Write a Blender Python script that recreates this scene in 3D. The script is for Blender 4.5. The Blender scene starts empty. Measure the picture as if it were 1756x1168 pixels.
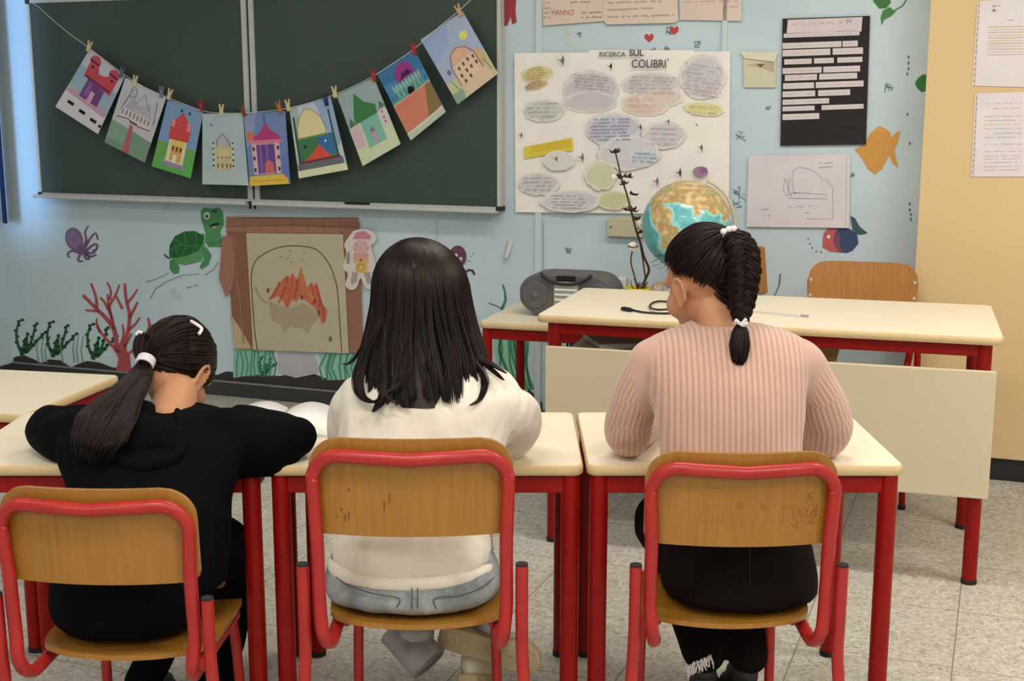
import bpy, math, random
import numpy as np
from mathutils import Vector, Matrix, Euler, noise

random.seed(7)
np.random.seed(7)
PI = math.pi
sin, cos, tan = math.sin, math.cos, math.tan
scn = bpy.context.scene
COL = scn.collection

# ------------------------------------------------------------------ camera
FPX, CX, CY = 2200.0, 878.0, 584.0
PITCH = math.radians(10.66)
CAM_H = 1.46
cam_d = bpy.data.cameras.new('camera')
cam_d.sensor_width = 36.0
cam_d.lens = FPX / 1756.0 * 36.0
cam_d.clip_start = 0.05
cam = bpy.data.objects.new('camera', cam_d)
COL.objects.link(cam)
cam.location = (0, 0, CAM_H)
cam.rotation_euler = (PI / 2 - PITCH, 0, 0)
scn.camera = cam

# ------------------------------------------------------------------ room frame
WY = 5.72                                   # back wall crosses the camera axis here
TH = math.radians(21.0)                     # the room is turned against the camera
M_ROOM = Matrix.Translation((0, WY, 0)) @ Matrix.Rotation(-TH, 4, 'Z')
ROOM_L, ROOM_R, ROOM_F, ROOM_H = -2.865, 4.3, -8.2, 3.0


def ray(px, py):
    dx, dv = (px - CX) / FPX, (CY - py) / FPX
    return Vector((dx, cos(PITCH) + dv * sin(PITCH), -sin(PITCH) + dv * cos(PITCH)))


def P(px, py, y):
    """point at forward distance y seen at a pixel of the photo"""
    d = ray(px, py)
    return Vector((0, 0, CAM_H)) + d * (y / d.y)


def PH(px, py, h):
    """point at height h seen at a pixel of the photo"""
    d = ray(px, py)
    return Vector((0, 0, CAM_H)) + d * ((h - CAM_H) / d.z)


def S(py, y):
    """metres per photo pixel at row py, distance y"""
    return y / ray(CX, py).y / FPX


def WP(px, py, off=0.0):
    """(u, v) on a plane parallel to the back wall, off metres in front of it"""
    d = ray(px, py)
    n = Vector((sin(TH), cos(TH), 0))
    t = (n.dot(Vector((0, WY, 0))) - off) / n.dot(d)
    p = Vector((0, 0, CAM_H)) + d * t
    q = M_ROOM.inverted() @ p
    return q.x, q.z


# ------------------------------------------------------------------ world and lights
w = bpy.data.worlds.new('world')
scn.world = w
w.use_nodes = True
w.node_tree.nodes['Background'].inputs[0].default_value = (0.75, 0.85, 1.0, 1)
w.node_tree.nodes['Background'].inputs[1].default_value = 0.6
scn.view_settings.view_transform = 'Standard'
scn.view_settings.look = 'None'
scn.view_settings.gamma = 1.0
scn.view_settings.exposure = EXPOSURE = 0.0


def area(name, u, yy, z, sx, sy, power, color, rot=(0, 0, 0), spread=PI):
    l = bpy.data.lights.new(name, 'AREA')
    l.shape = 'RECTANGLE'
    l.size, l.size_y = sx, sy
    l.energy = power
    l.color = color
    l.spread = spread
    o = bpy.data.objects.new(name, l)
    COL.objects.link(o)
    o.matrix_world = M_ROOM @ Matrix.Translation((u, yy, z)) @ Euler(rot).to_matrix().to_4x4()
    return o


LAMPS = [(-1.2, -1.9), (1.2, -1.9), (3.2, -1.9), (-1.2, -4.4), (1.2, -4.4), (3.2, -4.4), (0.2, -6.8), (2.8, -6.8)]
LAMP_W = [6, 24, 37, 12, 33, 40, 38, 40]
for (lu, ly), lw in zip(LAMPS, LAMP_W):
    area('ceiling_lamp_light', lu, ly, ROOM_H - 0.10, 1.2, 0.28, lw, (1.0, 0.955, 0.88))
# daylight coming in by the window of the left wall
area('window_daylight', ROOM_L + 0.10, -0.62, 1.50, 0.14, 1.40, 1.2, (0.30, 0.58, 1.0), rot=(PI / 2, 0, -0.12), spread=math.radians(46))


# ------------------------------------------------------------------ helpers
def lin(c):
    def f(x):
        x /= 255.0
        return x / 12.92 if x <= 0.04045 else ((x + 0.055) / 1.055) ** 2.4
    return (f(c[0]), f(c[1]), f(c[2]), 1.0)


def new_mat(name, color, rough=0.6, spec=0.4, coat=0.0, sheen=0.0):
    m = bpy.data.materials.new(name)
    m.use_nodes = True
    nt = m.node_tree
    b = nt.nodes['Principled BSDF']
    b.inputs['Base Color'].default_value = lin(color)
    b.inputs['Roughness'].default_value = rough
    b.inputs['Specular IOR Level'].default_value = spec
    b.inputs['Coat Weight'].default_value = coat
    b.inputs['Sheen Weight'].default_value = sheen
    m.diffuse_color = lin(color)
    return m, nt, b


def nz(nt, scale, detail=4, stretch=(1, 1, 1), rough=0.5, coord='Object'):
    tc = nt.nodes.new('ShaderNodeTexCoord')
    mp = nt.nodes.new('ShaderNodeMapping')
    mp.inputs['Scale'].default_value = stretch
    n = nt.nodes.new('ShaderNodeTexNoise')
    n.inputs['Scale'].default_value = scale
    n.inputs['Detail'].default_value = detail
    n.inputs['Roughness'].default_value = rough
    nt.links.new(tc.outputs[coord], mp.inputs['Vector'])
    nt.links.new(mp.outputs['Vector'], n.inputs['Vector'])
    return n.outputs['Fac']


def ramp(nt, fac, stops):
    r = nt.nodes.new('ShaderNodeValToRGB')
    e = r.color_ramp.elements
    while len(e) < len(stops):
        e.new(0.5)
    for k, (p, c) in enumerate(stops):
        e[k].position = p
        e[k].color = c if len(c) == 4 else lin(c)
    nt.links.new(fac, r.inputs['Fac'])
    return r.outputs['Color']


def bump(nt, b, fac, strength, dist=0.002):
    n = nt.nodes.new('ShaderNodeBump')
    n.inputs['Strength'].default_value = strength
    n.inputs['Distance'].default_value = dist
    nt.links.new(fac, n.inputs['Height'])
    old = b.inputs['Normal'].links
    if old:
        nt.links.new(old[0].from_socket, n.inputs['Normal'])
    nt.links.new(n.outputs['Normal'], b.inputs['Normal'])


def noisy(name, c1, c2, scale=8, rough=0.6, stretch=(1, 1, 1), bs=0.0, bscale=60, spec=0.4, coat=0.0, sheen=0.0, detail=4, lo=0.3, hi=0.7):
    m, nt, b = new_mat(name, c1, rough, spec, coat, sheen)
    nt.links.new(ramp(nt, nz(nt, scale, detail, stretch), [(lo, c1), (hi, c2)]), b.inputs['Base Color'])
    if bs:
        bump(nt, b, nz(nt, bscale, 3, stretch), bs)
    return m


M = {}
M['wall'] = noisy('wall_paint', (194, 211, 221), (205, 221, 230), 1.6, 0.75, bs=0.08, bscale=90, lo=0.35, hi=0.65)
M['wall_side'] = noisy('side_wall_paint', (196, 204, 200), (206, 212, 206), 1.5, 0.8)
M['ceiling'] = noisy('ceiling_paint', (232, 230, 222), (238, 236, 230), 2, 0.9)
M['beige'] = noisy('beige_laminate', (217, 186, 138), (223, 193, 145), 1.2, 0.5)
M['top'] = noisy('cream_laminate', (233, 220, 194), (238, 226, 201), 3, 0.42)
M['edge'] = noisy('edge_band', (206, 178, 132), (216, 190, 146), 12, 0.5)
M['panel'] = noisy('modesty_panel_laminate', (206, 191, 162), (211, 197, 168), 2, 0.5)
M['red'] = noisy('red_enamel', (138, 12, 9), (148, 16, 12), 20, 0.42, spec=0.22)
M['red_chair'] = noisy('red_chair_enamel', (158, 28, 27), (170, 36, 34), 25, 0.36, spec=0.4, coat=0.1)
M['black'] = noisy('black_plastic', (28, 27, 27), (38, 37, 36), 10, 0.5)
M['black_gloss'] = new_mat('black_shiny_plastic', (20, 20, 22), 0.2)[0]
M['grey'] = noisy('grey_plastic', (84, 82, 84), (96, 94, 95), 12, 0.5)
M['grey_light'] = noisy('light_grey_plastic', (150, 148, 146), (165, 163, 160), 12, 0.45)
M['alu'] = noisy('aluminium', (188, 192, 190), (202, 205, 202), 30, 0.38, stretch=(1, 1, 10), spec=0.6)
M['white'] = noisy('white_plastic', (232, 230, 226), (240, 238, 235), 12, 0.4)
M['blue_cloth'] = noisy('navy_cloth', (22, 34, 72), (30, 44, 88), 6, 0.9, stretch=(8, 8, 1))
M['trim_blue'] = noisy('trim_paint', (200, 216, 218), (208, 222, 223), 5, 0.6)
M['boxbeige'] = noisy('junction_box_plastic', (196, 190, 160), (202, 196, 166), 10, 0.5)
M['dark_base'] = noisy('skirting_paint', (52, 52, 54), (64, 63, 64), 6, 0.6)
M['trim_grey'] = noisy('skirting_lip', (128, 126, 124), (150, 148, 145), 14, 0.6)
M['yellow'] = noisy('yellow_ceramic', (228, 208, 40), (236, 218, 60), 10, 0.35)
M['soil'] = noisy('soil', (60, 42, 30), (82, 60, 42), 60, 0.95, bs=0.5)
M['stem'] = noisy('dry_stem', (70, 46, 34), (96, 68, 50), 50, 0.8)
M['husk'] = noisy('dry_husk', (62, 40, 30), (98, 66, 48), 50, 0.8)
M['cotton'] = noisy('cotton', (232, 226, 214), (244, 240, 232), 40, 0.95, bs=0.5)
M['rubber'] = new_mat('rubber', (34, 32, 32), 0.8)[0]
M['paper'] = noisy('white_paper', (236, 232, 228), (242, 239, 236), 10, 0.8)

# chalkboard: dark green slate with wiped chalk
m, nt, b = new_mat('chalkboard_green', (50, 64, 56), 0.55)
nt.links.new(ramp(nt, nz(nt, 2.2, 5, (1, 1, 0.6)), [(0.3, (58, 73, 66)), (0.75, (68, 82, 74))]), b.inputs['Base Color'])
M['board'] = m

# plywood of the chairs, upright grain
def plywood(name, a, c):
    m, nt, b = new_mat(name, a, 0.38, coat=0.25)
    g = nz(nt, 14, 5, (9, 2, 0.5))
    nt.links.new(ramp(nt, g, [(0.25, a), (0.5, tuple((x + y) / 2 for x, y in zip(a, c))), (0.8, c)]), b.inputs['Base Color'])
    bump(nt, b, nz(nt, 60, 3, (6, 2, 0.6)), 0.05)
    return m
M['ply'] = plywood('chair_plywood', (146, 98, 32), (164, 114, 44))
M['ply_back'] = plywood('teacher_chair_plywood', (168, 112, 56), (186, 130, 72))

# terrazzo floor tiles
m, nt, b = new_mat('terrazzo_floor', (190, 184, 172), 0.42)
tc = nt.nodes.new('ShaderNodeTexCoord')
v1 = nt.nodes.new('ShaderNodeTexVoronoi'); v1.inputs['Scale'].default_value = 95
v2 = nt.nodes.new('ShaderNodeTexVoronoi'); v2.inputs['Scale'].default_value = 170
for v in (v1, v2):
    nt.links.new(tc.outputs['Object'], v.inputs['Vector'])
c1 = ramp(nt, v1.outputs['Color'], [(0.1, (138, 128, 116)), (0.35, (182, 175, 164)), (0.6, (202, 196, 187)), (0.9, (222, 217, 208))])
c2 = ramp(nt, v2.outputs['Color'], [(0.05, (150, 143, 131)), (0.5, (192, 187, 176)), (0.95, (210, 206, 197))])
mx = nt.nodes.new('ShaderNodeMix'); mx.data_type = 'RGBA'; mx.inputs[0].default_value = 0.5
nt.links.new(c1, mx.inputs[6]); nt.links.new(c2, mx.inputs[7])
br = nt.nodes.new('ShaderNodeTexBrick')
br.offset = 0.0
br.inputs['Scale'].default_value = 1.0
br.inputs['Brick Width'].default_value = 0.40
br.inputs['Row Height'].default_value = 0.40
br.inputs['Mortar Size'].default_value = 0.0022
br.inputs['Mortar Smooth'].default_value = 0.3
nt.links.new(tc.outputs['Object'], br.inputs['Vector'])
mx2 = nt.nodes.new('ShaderNodeMix'); mx2.data_type = 'RGBA'
nt.links.new(br.outputs['Fac'], mx2.inputs[0])
nt.links.new(mx.outputs[2], mx2.inputs[6])
mx2.inputs[7].default_value = lin((138, 130, 116))
nt.links.new(mx2.outputs[2], b.inputs['Base Color'])
bump(nt, b, v1.outputs['Distance'], 0.03)
M['floor'] = m

# drawn or printed colour, one colour per face
m, nt, b = new_mat('drawing', (255, 255, 255), 0.8, 0.25)
at = nt.nodes.new('ShaderNodeAttribute'); at.attribute_name = 'Col'
hs = nt.nodes.new('ShaderNodeHueSaturation')
nt.links.new(at.outputs['Color'], hs.inputs['Color'])
hs.inputs['Saturation'].default_value = 0.93
mr = nt.nodes.new('ShaderNodeMapRange')
mr.inputs['From Min'].default_value = 0.3; mr.inputs['From Max'].default_value = 0.7
mr.inputs['To Min'].default_value = 0.95; mr.inputs['To Max'].default_value = 1.04
nt.links.new(nz(nt, 9, 4, (1, 1, 1.0), 0.55), mr.inputs['Value'])
nt.links.new(mr.outputs[0], hs.inputs['Value'])
nt.links.new(hs.outputs[0], b.inputs['Base Color'])
M['art'] = m


class MB:
    """collects faces, then links them as one mesh object"""
    def __init__(s):
        s.v, s.f, s.mi, s.sm, s.col = [], [], [], [], []
        s.cur, s.smooth, s.c = 0, True, None

    def add(s, vs, fs, smooth=None):
        o = len(s.v)
        s.v.extend([tuple(p) for p in vs])
        for f in fs:
            s.f.append(tuple(o + i for i in f))
            s.mi.append(s.cur)
            s.sm.append(s.smooth if smooth is None else smooth)
            s.col.append(s.c)
        return s

    def box(s, c, size, rot=None):
        hx, hy, hz = size[0] / 2, size[1] / 2, size[2] / 2
        vs = [Vector((x, y, z)) for x in (-hx, hx) for y in (-hy, hy) for z in (-hz, hz)]
        if rot is not None:
            R = rot if isinstance(rot, Matrix) else Euler(rot).to_matrix()
            vs = [R @ v for v in vs]
        vs = [v + Vector(c) for v in vs]
        return s.add(vs, [(0, 1, 3, 2), (4, 6, 7, 5), (0, 4, 5, 1), (2, 3, 7, 6), (0, 2, 6, 4), (1, 5, 7, 3)], False)

    def tube(s, pts, r, n=10, caps=True, closed=False, flat=None):
        pts = [Vector(p) for p in pts]
        k = len(pts)
        rs = r if isinstance(r, (list, tuple)) else [r] * k
        t0 = (pts[1] - pts[0]).normalized()
        up = Vector((0, 0, 1)) if abs(t0.z) < 0.9 else Vector((0, 1, 0))
        nrm = t0.cross(up).normalized()
        vs = []
        for i, p in enumerate(pts):
            if closed:
                t = pts[(i + 1) % k] - pts[i - 1]
            else:
                t = pts[min(i + 1, k - 1)] - pts[max(i - 1, 0)]
            if t.length < 1e-9:
                t = t0
            t.normalize()
            nrm = (nrm - t * nrm.dot(t))
            if nrm.length < 1e-6:
                nrm = t.orthogonal()
            nrm.normalize()
            bn = t.cross(nrm)
            for j in range(n):
                a = 2 * PI * j / n
                vs.append(p + (nrm * cos(a) + bn * sin(a) * (flat or 1.0)) * rs[i])
        fs = []
        for i in range(k if closed else k - 1):
            a, b_ = i * n, ((i + 1) % k) * n
            for j in range(n):
                fs.append((a + j, a + (j + 1) % n, b_ + (j + 1) % n, b_ + j))
        s.add(vs, fs)
        if caps and not closed:
            s.add(vs[:n], [tuple(reversed(range(n)))], False)
            s.add(vs[-n:], [tuple(range(n))], False)
        return s

    def cyl(s, p0, p1, r0, r1=None, n=20):
        return s.tube([p0, p1], [r0, r0 if r1 is None else r1], n)

    def ell(s, c, r, R=None, nu=24, nv=16):
        vs, fs = [], []
        R = R or Matrix.Identity(3)
        c = Vector(c)
        for i in range(nv + 1):
            ph = PI * i / nv
            for j in range(nu):
                a = 2 * PI * j / nu
                vs.append(R @ Vector((r[0] * sin(ph) * cos(a), r[1] * sin(ph) * sin(a), r[2] * cos(ph))) + c)
        for i in range(nv):
            for j in range(nu):
                j2 = (j + 1) % nu
                fs.append((i * nu + j, (i + 1) * nu + j, (i + 1) * nu + j2, i * nu + j2))
        # collapse the poles
        return s.add(vs, fs)

    def lathe(s, prof, c=(0, 0, 0), n=28, R=None):
        R = R or Matrix.Identity(3)
        vs, fs = [], []
        for (r, z) in prof:
            for j in range(n):
                a = 2 * PI * j / n
                vs.append(R @ Vector((r * cos(a), r * sin(a), z)) + Vector(c))
        for i in range(len(prof) - 1):
            for j in range(n):
                fs.append((i * n + j, i * n + (j + 1) % n, (i + 1) * n + (j + 1) % n, (i + 1) * n + j))
        s.add(vs, fs)
        if prof[0][0] > 1e-4:
            s.add(vs[:n], [tuple(reversed(range(n)))], False)
        if prof[-1][0] > 1e-4:
            s.add(vs[-n:], [tuple(range(n))], False)
        return s

    def prism(s, poly, z0, z1, T=None):
        """poly in local xy, pushed from z0 to z1"""
        n = len(poly)
        vs = [Vector((x, y, z0)) for x, y in poly] + [Vector((x, y, z1)) for x, y in poly]
        if T is not None:
            vs = [T @ v for v in vs]
        fs = [tuple(reversed(range(n))), tuple(range(n, 2 * n))]
        fs += [(i, (i + 1) % n, n + (i + 1) % n, n + i) for i in range(n)]
        return s.add(vs, fs, False)

    def build(s, name, mat, parent=None, world=False, bevel=0.0, attrs=None):
        me = bpy.data.meshes.new(name)
        vs = s.v
        if world and parent is not None:
            inv = full_matrix(parent).inverted()
            vs = [inv @ Vector(v) for v in vs]
        me.from_pydata([tuple(v) for v in vs], [], s.f)
        mats = mat if isinstance(mat, (list, tuple)) else [mat]
        for mm in mats:
            me.materials.append(mm)
        me.polygons.foreach_set('material_index', s.mi)
        me.polygons.foreach_set('use_smooth', s.sm)
        if any(c is not None for c in s.col):
            ca = me.color_attributes.new('Col', 'FLOAT_COLOR', 'CORNER')
            buf = []
            for f, c in zip(s.f, s.col):
                c = c or (1, 1, 1, 1)
                buf.extend(list(c) * len(f))
            ca.data.foreach_set('color', buf)
        me.validate()
        me.update()
        o = bpy.data.objects.new(name, me)
        COL.objects.link(o)
        if parent is not None:
            o.parent = parent
        if bevel:
            bv = o.modifiers.new('bevel', 'BEVEL')
            bv.width = bevel
            bv.segments = 2
            bv.limit_method = 'ANGLE'
            bv.angle_limit = math.radians(40)
        return o


def full_matrix(o):
    mtx = o.matrix_basis.copy()
    while o.parent is not None:
        o = o.parent
        mtx = o.matrix_basis @ mtx
    return mtx


def tag(o, label=None, cat=None, group=None, kind=None):
    if label: o['label'] = label
    if cat: o['category'] = cat
    if group: o['group'] = group
    if kind: o['kind'] = kind
    return o


def thing(name, label, cat, loc=(0, 0, 0), rz=0.0, group=None):
    o = bpy.data.objects.new(name, None)
    o.empty_display_size = 0.1
    COL.objects.link(o)
    o.location = loc
    o.rotation_euler = (0, 0, rz)
    return tag(o, label, cat, group)


def copy_tree(o, parent=None):
    c = o.copy()
    COL.objects.link(c)
    c.parent = parent
    for ch in list(o.children):
        copy_tree(ch, c)
    return c


def rrect(w, d, r, n=5, cx=0, cy=0):
    pts = []
    for (sx, sy, a0) in ((1, 1, 0), (-1, 1, PI / 2), (-1, -1, PI), (1, -1, 3 * PI / 2)):
        for k in range(n + 1):
            a = a0 + PI / 2 * k / n
            pts.append((cx + sx * (w / 2 - r) + r * cos(a), cy + sy * (d / 2 - r) + r * sin(a)))
    return pts


def rloc(u, yy, z=0):
    return M_ROOM @ Vector((u, yy, z))


# ------------------------------------------------------------------ the room
def struct(o):
    o['kind'] = 'structure'
    return o


root_m = M_ROOM
def room_box(name, c, size, mat, bevel=0):
    b = MB().box(c, size)
    o = b.build(name, mat, bevel=bevel)
    o.matrix_basis = M_ROOM
    return struct(o)


LEN = ROOM_R - ROOM_L
DEP = -ROOM_F
MIDU = (ROOM_L + ROOM_R) / 2
floor = room_box('floor', (MIDU, ROOM_F / 2, -0.05), (LEN + 0.4, DEP + 0.4, 0.1), M['floor'])
ceiling = room_box('ceiling', (MIDU, ROOM_F / 2, ROOM_H + 0.05), (LEN + 0.4, DEP + 0.4, 0.1), M['ceiling'])
wall_back = room_box('wall_back', (MIDU, 0.075, ROOM_H / 2), (LEN, 0.15, ROOM_H), M['wall'])
wall_right = room_box('wall_right', (ROOM_R + 0.075, ROOM_F / 2, ROOM_H / 2), (0.15, DEP, ROOM_H), M['wall_side'])
wall_front = room_box('wall_front', (MIDU, ROOM_F - 0.075, ROOM_H / 2), (LEN, 0.15, ROOM_H), M['wall_side'])
# left wall, with an opening for the window
wl = MB()
X0 = ROOM_L - 0.075
wl.box((X0, -0.06, ROOM_H / 2), (0.15, 0.12, ROOM_H))
wl.box((X0, (ROOM_F - 1.12) / 2, ROOM_H / 2), (0.15, -ROOM_F - 1.12, ROOM_H))
wl.box((X0, -0.62, 0.75), (0.15, 1.0, 1.5))
wl.box((X0, -0.62, 2.7), (0.15, 1.0, 0.6))
wall_left = struct(wl.build('wall_left', M['wall']))
wall_left.matrix_basis = M_ROOM
wf = MB()
for yy in (-0.14, -1.10):
    wf.box((X0, yy, 1.95), (0.10, 0.04, 0.9))
for z in (1.52, 2.38):
    wf.box((X0, -0.62, z), (0.10, 1.0, 0.04))
window = struct(wf.build('window_1', M['white']))
window.matrix_basis = M_ROOM
# skirting
bb = MB(); bb.box((MIDU, -0.006, 0.035), (LEN, 0.012, 0.07)); bb.cur = 1
bb.box((MIDU, -0.008, 0.073), (LEN, 0.016, 0.006))
o = struct(bb.build('baseboard_back', [M['dark_base'], M['trim_grey']])); o.matrix_basis = M_ROOM
bb = MB(); bb.box((ROOM_L + 0.006, ROOM_F / 2, 0.035), (0.012, DEP, 0.07))
o = struct(bb.build('baseboard_left', M['dark_base'])); o.matrix_basis = M_ROOM
bb = MB(); bb.box((ROOM_R - 0.006, ROOM_F / 2, 0.035), (0.012, DEP, 0.07))
o = struct(bb.build('baseboard_right', M['dark_base'])); o.matrix_basis = M_ROOM
# painted uprights of the old opening behind the posters
for k, (px, wd) in enumerate(((925, 0.03), (1243, 0.022))):
    u, _ = WP(px, 60)
    tb = MB(); tb.box((u, -0.006, 1.0 if k == 0 else 1.75), (wd, 0.012, 2.0 if k == 0 else 1.2))
    o = struct(tb.build('trim_%d' % (k + 1), M['trim_blue'], bevel=0.003)); o.matrix_basis = M_ROOM
# ceiling lamps
for k, (lu, ly) in enumerate(LAMPS):
    q = rloc(lu, ly, ROOM_H)
    col_ = 'left' if lu < 0.5 else ('middle' if lu < 2 else 'right')
    row_ = 'nearest the blackboard wall' if ly > -3 else ('over the desks' if ly > -6 else 'at the far rear of the room')
    t = thing('ceiling_light', 'white fluorescent ceiling lamp %s, %s side' % (row_, col_), 'ceiling light', q, -TH, 'ceiling lamps of the classroom')
    MB().box((0, 0, -0.035), (1.26, 0.32, 0.07)).build('housing', M['white'], t, bevel=0.006)


# ------------------------------------------------------------------ furniture
def desk_mesh(root, w_, d_, h, leg_r=0.021, inset=0.028, rail=0.038, gap=0.006, top_t=0.024):
    """local frame: front edge centre at origin, +y away from the viewer"""
    tp = MB()
    tp.cur = 0
    poly = rrect(w_, d_, 0.022, 4, 0, d_ / 2)
    n = len(poly)
    tp.cur = 1
    prof = [(0.000, -top_t), (0.0, -0.004)]
    inner = rrect(w_ - 0.008, d_ - 0.008, 0.02, 4, 0, d_ / 2)
    vs = [Vector((x, y, h - top_t)) for x, y in inner] + [Vector((x, y, h - top_t + .004)) for x, y in poly] + [Vector((x, y, h - 0.004)) for x, y in poly] + [Vector((x, y, h)) for x, y in inner]
    fs = []
    for k in range(3):
        fs += [(k * n + i, k * n + (i + 1) % n, (k + 1) * n + (i + 1) % n, (k + 1) * n + i) for i in range(n)]
    tp.add(vs, fs, True)
    tp.add(vs[:n], [tuple(reversed(range(n)))], False)
    tp.cur = 0
    tp.add(vs[-n:], [tuple(range(n))], False)
    tp.build('desk_top', [M['top'], M['edge']], root)
    zr = h - top_t - gap - rail / 2
    x1, y0, y1 = w_ / 2 - inset, inset, d_ - inset
    fr = MB()
    for yy in (y0, y1):
        fr.box((0, yy, zr), (2 * x1, 0.022, rail))
    for xx in (-x1, x1):
        fr.box((xx, (y0 + y1) / 2, zr), (0.022, y1 - y0, rail))
    for xx in (-x1, x1):
        for yy in (y0, y1):
            fr.box((xx, yy, h - top_t - gap / 2), (0.03, 0.03, gap + 0.004))
    fr.build('frame', M['red'], root, bevel=0.003)
    for xx in (-x1, x1):
        for yy in (y0, y1):
            lg = MB().cyl((xx, yy, 0.012), (xx, yy, h - top_t - 0.001), leg_r, n=24).build('leg', M['red'], root)
            MB().cyl((xx, yy, 0), (xx, yy, 0.014), leg_r + 0.0015, n=24).build('foot_cap', M['rubber'], lg)
    return root


DESK_H = 0.66
LBL = 'cream topped student desk with red legs '
desks = [(-0.911, 2.745, 'under the arms of the girl in black'),
         (-0.194, 2.745, 'in front of the girl in the white sweater'),
         (0.520, 2.745, 'in front of the girl in the pink sweater')]
first = None
for x, y, l in desks:
    if first is None:
        t = thing('student_desk', LBL + l, 'desk', (x, y, 0), 0, 'student desks in the row')
        desk_mesh(t, 0.706, 0.50, DESK_H)
        first = t
    else:
        t = copy_tree(first)
        t.location = (x, y, 0)
        t['label'] = LBL + l
# desk further ahead on the left, turned
t = copy_tree(first)
t['label'] = 'cream topped desk at the left edge, turned, ahead of the girl in black'
del t['group']
a = math.radians(-12)
cr = PH(203, 650, DESK_H)                    # its far right corner
dxv, dyv = Vector((cos(a), sin(a), 0)), Vector((-sin(a), cos(a), 0))
lc = cr - dxv * 0.353 - dyv * 0.50
t.location = (lc.x - 0.01, lc.y + 0.055, 0)
t.rotation_euler = (0, 0, a)

# side desk behind the teacher's desk
SD_H, SD_A = 0.62, math.radians(-17)
sd = thing('side_desk', 'low cream side desk with red legs carrying the stereo, behind the big desk', 'desk', (0, 0, 0), SD_A)
desk_mesh(sd, 0.84, 0.5, SD_H, leg_r=0.019)
e1, e2 = Vector((cos(SD_A), sin(SD_A), 0)), Vector((-sin(SD_A), cos(SD_A), 0))
sd0 = PH(820, 552, SD_H)
sdc = sd0 + e1 * 0.42
sd.location = (sdc.x, sdc.y, 0)
# cables hanging under it
cb = MB()
b0 = sd0 + e1 * 0.24 + e2 * 0.40
for k in range(4):
    pts = [b0 + e1 * (0.022 * k) + Vector((0.012 * sin(q * 0.9 + k), 0.0, -0.045 - 0.05 * q)) for q in range(11)]
    pts[0].z = SD_H - 0.03
    pts[-1].z = 0.006
    cb.tube(pts, 0.005, 6)
cb_o = cb.build('power_cable', M['black'])
tag(cb_o, 'dark bundle of cables hanging behind the leg of the side desk', 'cable')

# teacher's desk
TA = math.radians(-17)
TDH = 0.775
t1, t2 = Vector((cos(TA), sin(TA), 0)), Vector((-sin(TA), cos(TA), 0))
td0 = PH(919, 540, TDH)
TDW, TDD = 1.42, 0.64
tdc = td0 + t1 * TDW / 2
td = thing('teacher_desk', "long cream teacher's desk with red legs and a beige front panel", 'desk', (tdc.x, tdc.y, 0), TA)
desk_mesh(td, TDW, TDD, TDH, leg_r=0.022, inset=0.05, rail=0.036)
fp = MB().box((0, 0, 0), (TDW - 0.045, 0.018, 0.39)).build('front_panel', M['panel'], td, bevel=0.003)
fp.location = (0.008, 0.012, 0.478)
tag(fp, 'beige front panel')
ft = MB().cyl((0.34, 0.14, 0.27), (0.34, 0.14, 0.30), 0.018).build('bracket', M['black'], td)
ft.location = (0, -0.05, -0.012)
sh = MB().box((-0.20, 0.30, 0.645), (0.86, 0.42, 0.010)).build('under_shelf', M['panel'], td, bevel=0.002)
sh.location = (0, 0, 0)

# papers and a black bag on the shelf under the top
def on_td(u, v, z):
    return td0 + t1 * u + t2 * v + Vector((0, 0, z - td0.z))
R_td = Matrix.Rotation(TA, 3, 'Z')
q = on_td(0.27, 0.26, 0.651)
fo = thing('folder', 'grey cardboard folder lying slanted under the top of the big desk', 'folder', q, TA + 0.5)
MB().box((0, 0, 0.011), (0.30, 0.22, 0.018)).build('cover', M['grey_light'], fo, bevel=0.002)
MB().box((0.004, 0, 0.011), (0.296, 0.214, 0.010)).build('sheets', M['paper'], fo)
q = on_td(0.60, 0.24, 0.651)
lp = thing('laptop', 'closed black laptop on papers under the top of the big desk', 'laptop', q, TA + 0.1)
MB().box((0, 0, 0.010), (0.32, 0.22, 0.020)).build('base', M['black'], lp, bevel=0.005)
MB().box((0, 0, 0.028), (0.315, 0.215, 0.010)).build('lid', M['grey'], lp, bevel=0.004)


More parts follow.
